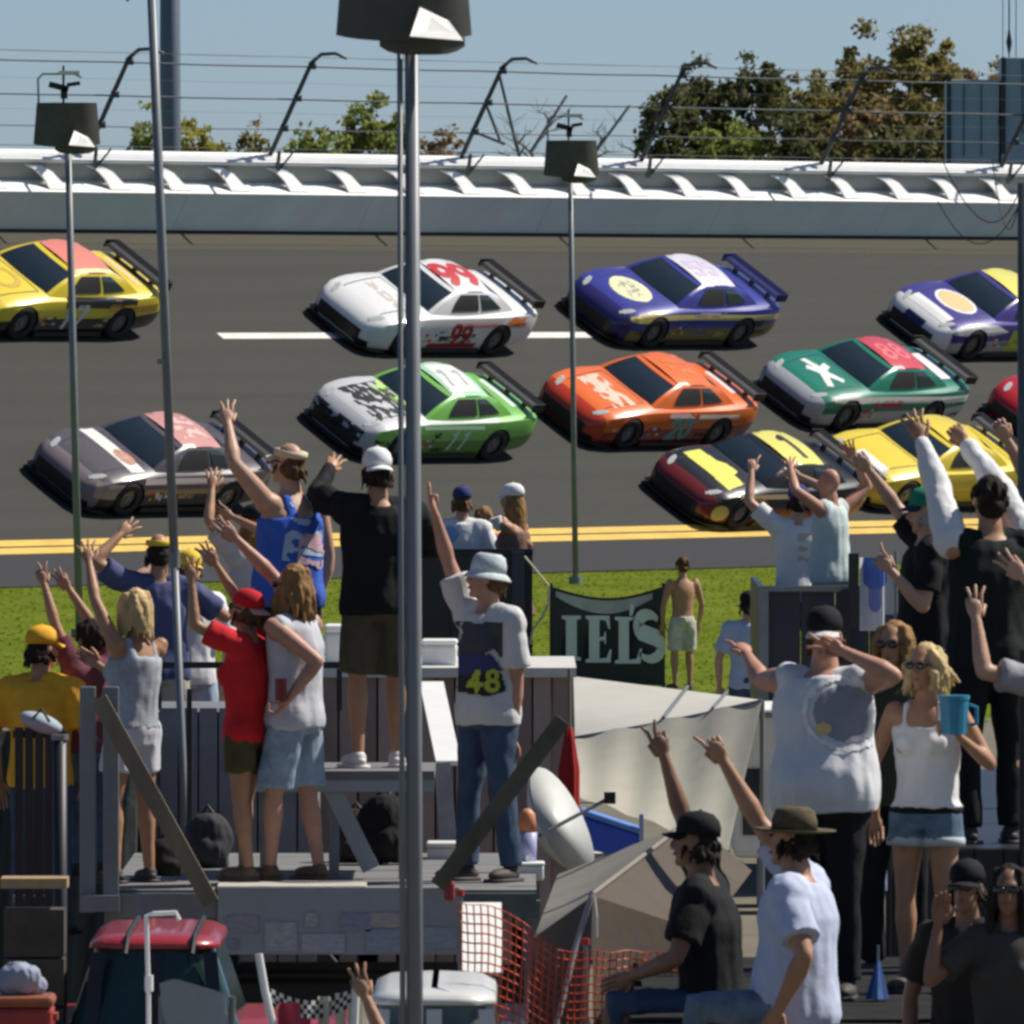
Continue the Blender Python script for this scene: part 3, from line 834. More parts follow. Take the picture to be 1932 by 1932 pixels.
stock_car(1272, 563, 'royal blue race car with white roof and pale yellow hood emblem', blue, paint('roof_white', (.74, .72, .78)), blue, V('olive_stripe', (.22, .18, .06)), navy, blue,
    [('hood_emblem', 'e', ell_mask(.50, .42), 'top', (1.55, 0), (-1, 0), V('pale_yellow', (.80, .78, .45))),
     ('hood_emblem_print', 'e2', speckle_mask(.34, .22, 7, .0, 6), 'top', (1.55, 0), (-1, 0), V('lavender', (.62, .62, .72))),
     ('roof_number', 'r', num_mask('55', .6, .14), 'top', (-.42, 0), TOPF, V('lilac', (.58, .50, .66))),
     ('side_stripe', 's', box_mask(2.3, .055), 'left', (.1, .72), LF, V('old_gold', (.62, .50, .20))),
     ('door_sticker', 's2', speckle_mask(.5, .05, 8, -.25, 6), 'left', (.1, .77), LF, V('pinkish', (.74, .6, .62))),
     ('fender_stripe', 's3', box_mask(.5, .05), 'left', (-1.75, .62), LF, vy)] + spons(9, 41, [vk, vb, V('tan_print', (.5, .38, .2)), vw]), wing_m=paint('wing_blue', (.02, .02, .10)))
stock_car(1632, 719, 'teal green race car with raspberry red roof and white hood figure', teal, redroof, teal, V('pearl', (.50, .50, .50)), grey, teal,
    [('hood_figure', 'h', poly_mask([(-.55, -.05), (-.2, .08), (-.32, .30), (-.15, .32), (.0, .12), (.35, .32), (.45, .24), (.2, .02), (.55, -.12), (.5, -.26), (.05, -.12), (-.2, -.3), (-.3, -.22), (-.2, -.08), (-.52, -.2)]), 'top', (1.55, 0), (-1, .1), vw),
     ('deck_panel', 'k', box_mask(.50, .20), 'top', (-1.98, 0), (-1, 0), V('pale_pink', (.82, .72, .74))),
     ('belt_stripe', 'b', box_mask(2.2, .07), 'left', (.2, .73), LF, V('pearl_white', (.72, .72, .70))),
     ('door_sticker', 'd', speckle_mask(.45, .09, 5, -.3, 3), 'left', (-.25, .64), LF, V('crimson', (.45, .03, .10))),
     ('roof_number', 'r', num_mask('88', .6, .13), 'top', (-.42, 0), TOPF, V('rasp_light', (.72, .16, .18)))] + spons(8, 51, [vk, V('crimson', (.45, .03, .10)), vw]))
stock_car(1868, 588, 'purple and white race car with yellow roof leaving the right edge', violet, yl2, violet, grey, white, violet,
    [('hood_emblem', 'e', ell_mask(.42, .36), 'top', (1.35, 0), (-1, 0), V('tan_emblem', (.70, .52, .26))),
     ('hood_emblem_ring', 'e2', ring_mask(.50, .43, .16), 'top', (1.35, 0), (-1, 0), vw),
     ('fender_panel', 'f', poly_mask([(-.9, .1), (.5, .12), (.9, -.02), (.4, -.1), (-.9, -.12)]), 'left', (-1.35, .70), LF, vw),
     ('nose_panel', 'n', box_mask(.55, .16), 'top', (2.1, 0), (-1, 0), vw),
     ('nose_sticker', 'n2', box_mask(.28, .1), 'front', (0, .45), (0, 1), V('ink_blue', (.03, .03, .12))),
     ('door_panel', 'd', box_mask(.35, .25, .2), 'left', (-.0, .45), LF, V('acid', (.55, .62, .08)))] + spons(4, 61, [vk, vb]))
stock_car(90, 541, 'yellow and black race car with salmon roof behind the thin lamp pole', yel, pink, yel, blk, yel, yel,
    [('hood_emblem', 'e', ring_mask(.42, .36, .3), 'top', (1.45, 0), (-1, 0), V('mustard', (.55, .40, .06))),
     ('roof_edge', 'r', box_mask(.95, .06), 'top', (-.42, .56), TOPF, V('pale_gold', (.8, .68, .32))),
     ('door_number', 'd', num_mask('17', .50, .15, .2), 'left', (-.1, .50), LF, V('ice', (.66, .72, .74))),
     ('quarter_stripe', 'q', box_mask(.70, .085), 'left', (1.55, .70), LF, amber),
     ('deck_stripe', 'k', box_mask(.55, .07), 'top', (-1.95, 0), (-1, 0), V('peachy', (.80, .55, .3))),
     ('deck_stripe', 'k2', box_mask(.5, .05), 'top', (-2.2, 0), (-1, 0), vk),
     ('belt_stripe', 'b', box_mask(1.0, .10), 'left', (.6, .80), LF, vk)] + spons(4, 71, [V('tan_print', (.5, .38, .2)), vk]))
stock_car(290, 869, 'dark grey race car with rose roof, white and orange hood band', dusk, rose, dusk, blk, V('mauve', (.22, .18, .19)), dusk,
    [('hood_band', 'h', box_mask(.78, .17, .1), 'top', (1.30, 0), (-1, 0), V('ivory', (.78, .76, .68))),
     ('hood_spot', 'h2', ell_mask(.28, .17), 'top', (1.25, .28), (-1, 0), V('flame', (.78, .20, .06))),
     ('fender_panel', 'f', poly_mask([(-.6, .10), (.5, .10), (.6, -.05), (-.1, -.22), (-.6, -.22)]), 'left', (-1.75, .58), LF, V('taupe', (.38, .31, .27))),
     ('belt_stripe', 'b', box_mask(1.5, .06), 'left', (.3, .74), LF, V('pale_rose', (.66, .55, .52))),
     ('roof_sticker', 'r', speckle_mask(.35, .4, 5, .1, 2), 'top', (-.45, 0), TOPF, V('rose_pale', (.74, .46, .42)))] + spons(6, 81, [V('tan_print', (.5, .38, .2)), vr, vw]))
stock_car(1436, 900, 'black and red race car with yellow hood and yellow roof bars', blk, yl2, blk, V('rust', (.24, .06, .02)), paint('maroon', (.16, .02, .02)), blk,
    [('hood_panel', 'h', poly_mask([(-.72, -.36), (.70, -.40), (.62, .10), (.30, .14), (.2, .32), (-.1, .30), (-.25, .16), (-.72, .12)]), 'top', (1.48, .02), (-1, 0), V('lemon', (.80, .74, .12))),
     ('roof_number', 'r', num_mask('1', .9, .13), 'top', (-.5, .0), TOPF, vk),
     ('fender_panel', 'f', ell_mask(.42, .19), 'left', (-1.15, .52), LF, V('bronze_print', (.42, .23, .07))),
     ('nose_side', 'n', ell_mask(.20, .18), 'left', (-2.1, .35), LF, vy),
     ('belt_stripe', 'b', box_mask(.8, .05), 'left', (-.9, .74), LF, V('tan_light', (.6, .42, .22)))] + spons(5, 91, [vy, vr]))
stock_car(1745, 868, 'all yellow race car with black nose band beyond the raised white sleeves', yel, yel, yel, V('sun_yellow', (.62, .50, .04)), yel, yel,
    [('nose_band', 'n', box_mask(.80, .055), 'top', (2.22, 0), (-1, 0), vk),
     ('nose_panel', 'n2', box_mask(.40, .12), 'top', (2.02, .2), (-1, 0), vw),
     ('deck_stripe', 'k', box_mask(.6, .03), 'top', (-1.95, 0), (-1, 0), V('gold_print', (.5, .42, .03)))] + spons(4, 95, [vk, vr]))
stock_car(2058, 762, 'red race car, only its nose in view at the right edge', red, red, red, dkred, red, red, [])

# ------------------------------------------------------------------ people
def evalmesh(mb, voxel, smooth_it=3, name='m'):
    me = mb.mesh('t'); o = bpy.data.objects.new('t', me); col.objects.link(o)
    r = o.modifiers.new('r', 'REMESH'); r.mode = 'VOXEL'; r.voxel_size = voxel; r.adaptivity = 0
    if smooth_it:
        s = o.modifiers.new('s', 'SMOOTH'); s.factor = .5; s.iterations = smooth_it
    dg = bpy.context.evaluated_depsgraph_get(); dg.update()
    m2 = bpy.data.meshes.new_from_object(o.evaluated_get(dg)); m2.name = name
    bpy.data.objects.remove(o); bpy.data.meshes.remove(me)
    return m2
def wrinkle(me, amp, sc, seed=0):
    n = len(me.vertices)
    co = np.empty(n * 3); me.vertices.foreach_get('co', co); co = co.reshape(-1, 3)
    no = np.empty(n * 3); me.vertex_normals.foreach_get('vector', no); no = no.reshape(-1, 3)
    off = Vector((seed * 3.1, seed * 1.7, seed * 5.3))
    d = np.array([noise.noise(Vector((c[0] * sc, c[1] * sc, c[2] * sc * .45)) + off) + .5 * noise.noise(Vector((c[0] * sc * 2.3, c[1] * sc * 2.3, c[2] * sc * 1.2)) + off) for c in co])
    co += no * (d * amp)[:, None]
    me.vertices.foreach_set('co', co.ravel()); me.update()
def place(me, name, m, parent, kids_loc):
    """me in world coordinates -> child object of parent"""
    me.transform(Matrix.Translation(-kids_loc)); me.shade_smooth()
    o = bpy.data.objects.new(name, me); col.objects.link(o); o.parent = parent
    WORLD[o.name] = kids_loc.copy()
    set_mats(o, m); return o

SKIN = {'fair': mat('skin_fair', (.50, .30, .20), .5, var=.10, scale=9, spec=.35), 'tan': mat('skin_tan', (.40, .215, .125), .5, var=.10, scale=9, spec=.35),
        'red': mat('skin_sunburnt', (.47, .245, .165), .5, var=.12, scale=9, spec=.35), 'brown': mat('skin_brown', (.24, .125, .075), .5, var=.10, scale=9, spec=.35)}
HAIR = {'blond': mat('hair_blond', (.50, .36, .16), .7, var=.4, scale=22, stretch=(1, 1, .15)), 'brown': mat('hair_brown', (.10, .055, .025), .75, spec=.2, var=.4, scale=22, stretch=(1, 1, .15)),
        'dark': mat('hair_dark', (.025, .018, .014), .8, spec=.15, var=.4, scale=22), 'lightbrown': mat('hair_light_brown', (.25, .14, .055), .75, spec=.2, var=.4, scale=22, stretch=(1, 1, .15)), 'grey': mat('hair_grey', (.30, .28, .26), .6, var=.3, scale=22)}
CL = {}
def cloth(name, c, var=.06, scale=14, c2=None, bump=.35):
    return mat('cloth_' + name, c, .85, var=var, scale=scale, color2=c2, bump=.12, bscale=40, spec=.2)
M_eye = mat('eye_dark', (.02, .015, .012), .2); M_lip = mat('lip', (.35, .12, .10), .5); M_shade = mat('sunglass_lens', (.01, .01, .012), .08, spec=.8)
M_shoe = mat('shoe_dark', (.05, .04, .035), .7, var=.3); M_shoew = mat('shoe_white', (.62, .60, .58), .6); M_sock = cloth('sock_white', (.68, .67, .65))
M_sandal = mat('sandal_tan', (.14, .09, .05), .7, var=.3)

TORSO = [(.0, .150, .112), (.12, .166, .124), (.30, .146, .106), (.50, .154, .113), (.72, .172, .122), (.85, .166, .106), (.94, .125, .082), (1.0, .066, .060)]
def person(label, px, py, Y, face=0, h=None, feet=None, fem=False, b=1.0, belly=0.0, skin='fair', hair=('short', 'brown'), hat=None, top=None, bottom=None,
           L=None, R=None, lean=(0, 0), head=(0, 0), legs='stand', spread=.11, stance=0.0, shades=False, shoes='dark', vox=.0115, cat='person', group=None, seat=None, prints=(), sleeves=None, knee_dir=None, name='person'):
    """px, py = top of the head (without hat) in the picture, Y = distance; face = heading, degrees clockwise from straight away"""
    a = radians(face); fw = Vector((sin(a), cos(a), 0)); rt = Vector((cos(a), -sin(a), 0)); up = Vector((0, 0, 1))
    topP = at(px, py, Y)
    if h is None: h = topP.z - feet
    k = h / 1.75
    lean3 = Vector((lean[0], lean[1], 0))
    if legs == 'sit': base = topP - up * (.93 * k) - lean3
    else: base = topP - up * h - lean3
    base = Vector((base.x, base.y, base.z))
    hipz = .0 if legs == 'sit' else .93 * k
    pel = base + up * (.93 * k if legs != 'sit' else .09 * k)
    def sp(s):   # spine point, s 0..1 from crotch to neck base
        z = -.09 * k + s * .645 * k
        q = max(0, (s - .1) / .9)
        return pel + up * z + lean3 * (q ** 1.15)
    shw = (.178 if fem else .20) * k * (1 + (b - 1) * .5)
    S = {1: sp(.885) + rt * shw, -1: sp(.885) - rt * shw}
    hd = radians(head[0]); hp = radians(head[1])
    hf = Vector((sin(a + hd) * cos(hp), cos(a + hd) * cos(hp), sin(hp))).normalized()
    hr = hf.cross(up).normalized(); hu = hr.cross(hf)
    HR = Matrix((hr, hf, hu)).transposed()
    hs = .95 * k if k > .85 else .90 * k + .05
    hs = max(hs, .86)
    neck = sp(1.0)
    hc = neck + up * (.135 * k + .03) + lean3 * .12 + hf * .02
    hl = lambda x, y, z: hc + HR @ (Vector((x, y, z)) * hs)
    for sgn, spec in ((1, R), (-1, L)):
        if spec and 'w' in spec and at(spec['w'][0], spec['w'][1], Y).z > S[sgn].z + .1: S[sgn] = S[sgn] + up * .035 * k - rt * (.02 * k * sgn)
    B = MB()
    def ring(c, rx, ry, fo=0, n=18):
        return [c + rt * (rx * cos(2 * pi * i / n)) + fw * (ry * sin(2 * pi * i / n) + fo * max(0, sin(2 * pi * i / n))) for i in range(n)]
    def tor(infl, s0, s1, extra=0.0, flare=0.0, steps=12, wfac=1.0):
        rs = []
        for i in range(steps + 1):
            s = s0 + (s1 - s0) * i / steps
            for (x0, p0, q0), (x1, p1, q1) in zip(TORSO, TORSO[1:]):
                if x0 <= s <= x1:
                    t = (s - x0) / (x1 - x0); t = t * t * (3 - 2 * t); rx, ry = p0 + (p1 - p0) * t, q0 + (q1 - q0) * t; break
            else: rx, ry = TORSO[0][1:] if s < 0 else TORSO[-1][1:]
            if fem:
                if .2 < s < .45: rx *= .90
                if s < .18: rx *= 1.04
                if s > .6: rx *= .93
            be = belly * math.exp(-((s - .28) / .2) ** 2)
            fl = flare * max(0, 1 - (s - s0) / .35)
            if infl > 0:   # cloth hangs rather than following the waist
                rx = max(rx, .158 * (.93 if fem else 1) * (1 - fem * .03)) if s < .8 and wfac >= 1 else rx
            rs.append(ring(sp(s), (rx * b * wfac + infl + fl + be * .35) * k, (ry * b + infl + fl * .8 + be * .25) * k, be * k))
        return rs
    B.rings(tor(0, 0, 1))
    if fem:
        for sgn in (1, -1): B.ell(sp(.66) + rt * (.075 * k * sgn) + fw * (.085 * k), (.066 * k, .06 * k, .062 * k))
    for sgn in (1, -1): B.ell(S[sgn] - rt * (.02 * sgn * k) - up * .01, (.068 * k * b, .066 * k * b, .062 * k))
    # head
    B.tube([sp(.93), neck + up * .05 * k, hl(0, -.01, -.05)], [.066 * k * sqrt(b), .056 * k * sqrt(b), .052 * hs], n=12)
    B.ell(hl(0, -.008, .02), (.073 * hs, .093 * hs, .104 * hs), HR)
    B.ell(hl(0, .022, -.045), (.058 * hs, .068 * hs, .082 * hs), HR)
    B.ell(hl(0, .068, -.104), (.026 * hs, .02 * hs, .02 * hs), HR, 8, 6)
    B.tube([hl(0, .083, .012), hl(0, .106, -.022), hl(0, .104, -.034)], [.010 * hs, .0165 * hs, .015 * hs], n=8, round_end=True)
    B.ell(hl(0, .074, .03), (.055 * hs, .02 * hs, .013 * hs), HR, 10, 6)
    for sgn in (1, -1): B.ell(hl(.077 * sgn, -.006, -.008), (.012 * hs, .024 * hs, .033 * hs), HR, 8, 6)
    # arms
    l1, l2 = .295 * k, .262 * k
    arms = {}
    fingers = MB()
    for sgn, spec in ((1, R), (-1, L)):
        s0 = S[sgn]
        spec = spec or {}
        if 'w' in spec:
            wx, wy, dy = spec['w']; wr = at(wx, wy, Y + dy)
        elif 'v' in spec: wr = s0 + rt * (spec['v'][0] * sgn) + fw * spec['v'][1] + up * spec['v'][2]
        else: wr = s0 + rt * (.07 * sgn * k) + fw * .06 * k - up * (.535 * k)
        d = wr - s0; D = d.length; m = (l1 + l2) * .995
        a1, a2 = l1, l2
        if D > m:
            q = min(D / m, 1.13); a1 *= q; a2 *= q
            if D > m * q: wr = s0 + d * (m * q / D)
            d = wr - s0; D = d.length
        x = (a1 * a1 - a2 * a2 + D * D) / (2 * D); hgt = sqrt(max(0, a1 * a1 - x * x))
        hint = Vector(spec.get('hint', (rt * sgn * .7 - up * .5 - fw * .4)))
        dn = d / D; pn = hint - dn * hint.dot(dn)
        pn = pn.normalized() if pn.length > 1e-4 else Vector((0, 1, 0))
        el = s0 + dn * x + pn * hgt
        bb = sqrt(b)
        th = .9 if fem else 1.0
        B.tube([s0 - (el - s0) * .08, s0.lerp(el, .35), s0.lerp(el, .75), el], [.055 * k * bb * th, .052 * k * bb * th, .044 * k * bb * th, .039 * k * th], n=12, round_end=True)
        B.tube([el, el.lerp(wr, .25), el.lerp(wr, .65), wr], [.039 * k * th, .043 * k * bb * th, .034 * k * th, .026 * k * th], n=12, round_end=True)
        arms[sgn] = (s0, el, wr)
        # hand
        hdv = (wr - el).normalized()
        if 'hd' in spec: hdv = (hdv + Vector(spec['hd'])).normalized()
        pn2 = Vector(spec.get('pn', (0, -1, 0))); pn2 = (pn2 - hdv * pn2.dot(hdv)).normalized()      # palm normal
        sd = hdv.cross(pn2)                      # across the palm
        ts = spec.get('ts', sgn)                 # thumb side
        pc = wr + hdv * (.052 * k)
        PR = Matrix((sd, hdv, pn2)).transposed()
        B.ell(pc, (.043 * k, .058 * k, .019 * k), PR, 12, 8)
        B.ell(wr + hdv * .02 * k, (.029 * k, .035 * k, .021 * k), PR, 10, 6)
        g = spec.get('g', 'relax')
        tips = {'three': (1, 1, 1, 0), 'two': (1, 1, 0, 0), 'open': (1, 1, 1, 1), 'point': (1, 0, 0, 0), 'fist': (0, 0, 0, 0), 'hold': (2, 2, 2, 2), 'relax': (3, 3, 3, 3), 'one': (1, 0, 0, 0)}[g]
        r = .0092 * k
        for i in range(4):
            o = (.031 - .0207 * i) * ts
            st = wr + sd * (o * k) + hdv * (.088 * k - abs(i - 1.2) * .005)
            Ln = (.073, .081, .076, .060)[i] * k
            sprd = sd * ((.36, .08, -.18, -.42)[i] * ts)
            if g in ('two',): sprd = sd * ((.34, -.22, -.1, -.3)[i] * ts)
            m0 = tips[i]
            if m0 == 1: pts = [st - hdv * .02, st + (hdv + sprd * .6) * (Ln * .5) + pn2 * .003, st + (hdv + sprd) * Ln * .98 + pn2 * .012]
            elif m0 == 0: pts = [st - hdv * .015, st + hdv * .026 * k + pn2 * .012, st + hdv * .02 * k + pn2 * .038 * k, st - hdv * .018 * k + pn2 * .034 * k]
            elif m0 == 2: pts = [st - hdv * .015, st + hdv * .036 * k + pn2 * .014, st + hdv * .046 * k + pn2 * .05 * k, st + hdv * .015 * k + pn2 * .072 * k]
            else: pts = [st - hdv * .015, st + hdv * Ln * .55 + pn2 * .014, st + hdv * Ln * .85 + pn2 * .038 * k]
            fingers.tube(pts, [r * 1.05] + [r] * (len(pts) - 2) + [r * .82], n=7, round_end=True)
        tb = wr + sd * (.030 * ts * k) + hdv * .03 * k
        if g in ('three', 'two', 'fist', 'point', 'one'): tp = [tb - hdv * .012, tb + sd * (.018 * ts * k) + hdv * .035 * k + pn2 * .014, tb - sd * (.012 * ts * k) + hdv * .05 * k + pn2 * .036 * k]
        elif g == 'hold': tp = [tb - hdv * .01, tb + sd * (.02 * ts * k) + hdv * .03 * k + pn2 * .03, tb + hdv * .05 * k + pn2 * .066 * k]
        else: tp = [tb - hdv * .01, tb + sd * (.026 * ts * k) + hdv * .03 * k + pn2 * .008, tb + sd * (.034 * ts * k) + hdv * .062 * k + pn2 * .014]
        fingers.tube(tp, [r * 1.3, r * 1.15, r * .9], n=7, round_end=True)
    # legs
    lg = {}
    tf = 1.0 if not fem else 1.02
    bl = sqrt(b)
    for sgn in (1, -1):
        hip = pel + rt * (.088 * k * sgn) - up * .04 * k
        if legs == 'sit':
            kd = Vector(knee_dir) if knee_dir is not None else fw
            kn = hip + kd.normalized() * .42 * k + rt * (.06 * sgn * k) + up * (.02 if sgn > 0 else .05)
            an = kn - up * .40 * k + kd.normalized() * .03
        else:
            an = base + rt * (spread * sgn * k) + fw * (stance * sgn * k) + up * .075 * k
            kn = hip.lerp(an, .49) + fw * .025 * k + rt * (.01 * sgn * k)
        B.tube([hip, hip.lerp(kn, .3), hip.lerp(kn, .75), kn], [.088 * k * bl * tf, .082 * k * bl * tf, .062 * k * bl, .052 * k], n=14, round_end=True)
        B.tube([kn, kn.lerp(an, .28), kn.lerp(an, .6), an], [.051 * k, .057 * k * bl, .043 * k, .034 * k], n=12, round_end=True)
        ft = fw * cos(.25) + rt * (sin(.25) * sgn); ft.normalize()
        FR = Matrix((ft.cross(up).normalized(), ft, up)).transposed()
        B.ell(an + ft * .055 * k - up * .04 * k, (.040 * k, .115 * k, .034 * k), FR, 12, 8)
        lg[sgn] = (hip, kn, an, ft, FR)
    E = empty(name, base, label, cat, group)
    E['category'] = cat
    bm_ = evalmesh(B, vox, 3, 'body')
    # join fingers
    jm = bmesh.new(); jm.from_mesh(bm_); fm = fingers.mesh('f'); jm.from_mesh(fm); jm.to_mesh(bm_); jm.free(); bpy.data.meshes.remove(fm)
    place(bm_, 'body', SKIN[skin], E, base)
    # face
    if abs(((face + head[0] + 180) % 360) - 180) > 35:
        for sgn in (1, -1):
            if not shades:
                e = MB(); e.ell(hl(.030 * sgn, .086, .012), (.015 * hs, .009 * hs, .0085 * hs), HR, 8, 6); place(e.mesh('eye'), 'eye', M_eye, E, base)
        e = MB(); e.ell(hl(0, .0885, -.066), (.025 * hs, .009 * hs, .008 * hs), HR, 8, 6); place(e.mesh('mouth'), 'mouth', M_lip, E, base)
    if shades:
        e = MB()
        for sgn in (1, -1): e.ell(hl(.034 * sgn, .094, .010), (.030 * hs, .012 * hs, .022 * hs), HR, 10, 6)
        e.bar(hl(-.02, .103, .018), hl(.02, .103, .018), .008, .008)
        for sgn in (1, -1): e.bar(hl(.064 * sgn, .088, .016), hl(.082 * sgn, -.01, .012), .006, .008)
        place(e.mesh('sunglasses'), 'sunglasses', M_shade, E, base)
    # hair
    rs = random.Random(int(px * 7 + py))
    if hair:
        st, hc_ = hair
        H = MB()
        if st != 'bald':
            if hat: H.ell(hl(0, -.026, .0), (.0775 * hs, .084 * hs, .085 * hs), HR)
            else: H.ell(hl(0, -.022, .034), (.080 * hs, .090 * hs, .102 * hs), HR)
            H.ell(hl(0, -.045, -.02), (.076 * hs, .066 * hs, .08 * hs), HR)
            ns = {'short': 26, 'long': 60, 'curly': 60, 'bob': 60, 'pony': 30, 'curlbob': 80}[st]
            Ls = {'short': .05, 'long': .30, 'curly': .20, 'bob': .17, 'pony': .06, 'curlbob': .12}[st]
            for i in range(ns):
                th = rs.uniform(-2.4, 2.4); zz = rs.uniform(-.06, .02) if hat else rs.uniform(-.02, .10)
                d0 = Vector((sin(th), -cos(th), 0))
                p0 = hl(d0.x * .070, -.02 + d0.y * .078, zz)
                p1 = p0 + (HR @ Vector((d0.x, d0.y, 0))) * (.022 * hs) - up * (Ls * .35)
                p2 = p1 + (HR @ Vector((d0.x * .3, d0.y * .5, 0))) * (.03 if st in ('curly', 'bob', 'curlbob') else .012) - up * Ls * rs.uniform(.45, .75)
                if st in ('curly', 'curlbob'): p2 += Vector((rs.gauss(0, .02), rs.gauss(0, .02), 0)); p1 += Vector((rs.gauss(0, .015), rs.gauss(0, .015), 0))
                if abs(th) > 1.9 and st in ('long', 'bob', 'curly', 'curlbob'): p1 += HR @ Vector((.015 * (1 if th > 0 else -1), 0, 0))
                H.tube([p0, p1, p2], [.016, .017, .008] if st != 'short' else [.012, .010, .006], n=6, round_end=True)
            if st == 'pony': H.tube([hl(0, -.10, .03), hl(0, -.15, .0), hl(0, -.15, -.14), hl(0, -.12, -.22)], [.02, .03, .026, .01], n=8, round_end=True)
            hm = evalmesh(H, .0085, 1, 'hair'); wrinkle(hm, .005, 60, px % 7)
            place(hm, 'hair', HAIR[hc_], E, base)
    # hats
    if hat:
        kind, hm_ = hat[0], hat[1]; bm2 = hat[2] if len(hat) > 2 else hm_
        Q = MB(); BL = MB()
        def hring(z, rx, ry, yo=0, n=20): return [hl(rx * cos(2 * pi * i / n), yo - .012 + ry * sin(2 * pi * i / n), z) for i in range(n)]
        if kind in ('cap', 'capback', 'visor'):
            if kind == 'visor': Q.rings([hring(.045, .088, .106), hring(.082, .087, .105)])
            else: Q.rings([hring(.035, .087, .107), hring(.075, .088, .107), hring(.11, .076, .094), hring(.137, .050, .064), hring(.148, .012, .016)]); Q.ell(hl(0, -.012, .15), (.008, .008, .006), HR, 6, 4)
            sg = -1 if kind == 'capback' else 1
            def bill(u, v):
                th = radians(-62 + 124 * u); rr = .092 + .085 * v * cos(th * 1.1)
                return hl(sin(th) * (.080 + .012 * v), sg * (cos(th) * (.088 + .082 * v)) - .012, .045 - .022 * v - .018 * (sin(th) ** 2))
            pts = [[bill(i / 12, j / 4) for j in range(5)] for i in range(13)]
            dz = HR @ Vector((0, 0, -.007))
            BL.add([p for r_ in pts for p in r_] + [p + dz for r_ in pts for p in r_],
                   [(i * 5 + j, (i + 1) * 5 + j, (i + 1) * 5 + j + 1, i * 5 + j + 1) for i in range(12) for j in range(4)] + [(65 + i * 5 + j + 1, 65 + (i + 1) * 5 + j + 1, 65 + (i + 1) * 5 + j, 65 + i * 5 + j) for i in range(12) for j in range(4)] +
                   [(i * 5 + 4, (i + 1) * 5 + 4, 65 + (i + 1) * 5 + 4, 65 + i * 5 + 4) for i in range(12)])
        else:
            br = {'bucket': (.035, -.035), 'straw': (.085, .01), 'cowboy': (.07, .02)}[kind]
            Q.rings([hring(.03, .088, .107), hring(.08, .086, .104), hring(.125, .074, .09), hring(.142, .05, .062)])
            bmn = [hring(.034, .086, .105), hring(.034 + br[1] * .5, .086 + br[0] * .6, .105 + br[0] * .6), hring(.034 + br[1], .086 + br[0], .105 + br[0]),
                   hring(.027 + br[1], .086 + br[0], .105 + br[0]), hring(.026 + br[1] * .5, .086 + br[0] * .6, .105 + br[0] * .6), hring(.026, .080, .10)]
            BL.rings(bmn)
        ho = place(Q.mesh('hat'), {'cap': 'cap', 'capback': 'cap', 'visor': 'visor', 'bucket': 'sun_hat', 'straw': 'brimmed_hat', 'cowboy': 'brimmed_hat'}[kind], hm_, E, base)
        bo = place(BL.mesh('brim'), 'bill' if 'cap' in kind or kind == 'visor' else 'brim', bm2, ho, base)
        bo.location = (0, 0, 0)
    # top
    shirt = None
    if top:
        kind, m = top[0], top[1]
        Cc = MB(); inf = .020
        if kind in ('tee', 'long'):
            Cc.rings(tor(inf, .02, .965, flare=.012))
            for sgn in (1, -1):
                s0, el, wr = arms[sgn]
                Cc.ell(s0 - rt * (.02 * sgn * k) - up * .008, (.090 * k * b, .088 * k * b, .084 * k * sqrt(b)))
                Cc.tube([sp(.80) + rt * (.06 * sgn * k), s0 - rt * (.03 * sgn * k)], [.105 * k * sqrt(b), .088 * k * sqrt(b)], n=14, round_end=True)
                Cc.tube([sp(.97) + rt * (.03 * sgn * k), s0 - rt * (.015 * sgn * k) + up * .008], [.056 * k, .084 * k * b], n=12, round_end=True)
                e = s0.lerp(el, .72)
                Cc.tube([s0 - rt * (.03 * sgn), s0.lerp(el, .3), e], [.080 * k * bb, .078 * k * bb, .082 * k * bb], n=14)
                if kind == 'long':
                    Cc.tube([s0.lerp(el, .5), el, el.lerp(wr, .5), el.lerp(wr, .95)], [.065 * k, .062 * k, .055 * k, .044 * k], n=12, round_end=True)
        elif kind == 'sleeveless':
            Cc.rings(tor(inf, .02, .965, flare=.016))
            for sgn in (1, -1):
                s0 = arms[sgn][0]
                Cc.ell(s0 - rt * (.045 * sgn * k), (.062 * k * b, .082 * k * b, .082 * k)); Cc.tube([sp(.97) + rt * (.03 * sgn * k), s0 - rt * (.035 * sgn * k)], [.05 * k, .072 * k * sqrt(b)], n=12, round_end=True)
        elif kind == 'tank':
            Cc.rings(tor(.016 if fem else .018, .15 if fem else .04, .80, flare=.010, wfac=1.0))
            for sgn in (1, -1):
                Cc.tube([sp(.72) + rt * (.085 * sgn * k) + fw * (.105 * k * b), sp(.93) + rt * (.088 * sgn * k) + fw * .03 * k + up * .025, sp(.93) + rt * (.088 * sgn * k) - fw * .04 * k + up * .025, sp(.72) + rt * (.085 * sgn * k) - fw * (.10 * k * b)], .026 * k * (1.6 if not fem else 1), n=8, round_end=True)
        elif kind == 'dress':
            Cc.rings(tor(.015, -.3, .82, flare=.07))
        if fem and kind != 'dress':
            for sgn in (1, -1): Cc.ell(sp(.66) + rt * (.072 * k * sgn) + fw * (.092 * k), (.074 * k, .066 * k, .07 * k))
        cm = evalmesh(Cc, vox * 1.05, 2, 'shirt'); wrinkle(cm, .015, 8, py % 11)
        shirt = place(cm, {'tee': 'shirt', 'long': 'shirt', 'sleeveless': 'sleeveless_shirt', 'tank': 'tank_top', 'dress': 'dress'}[kind], m, E, base)
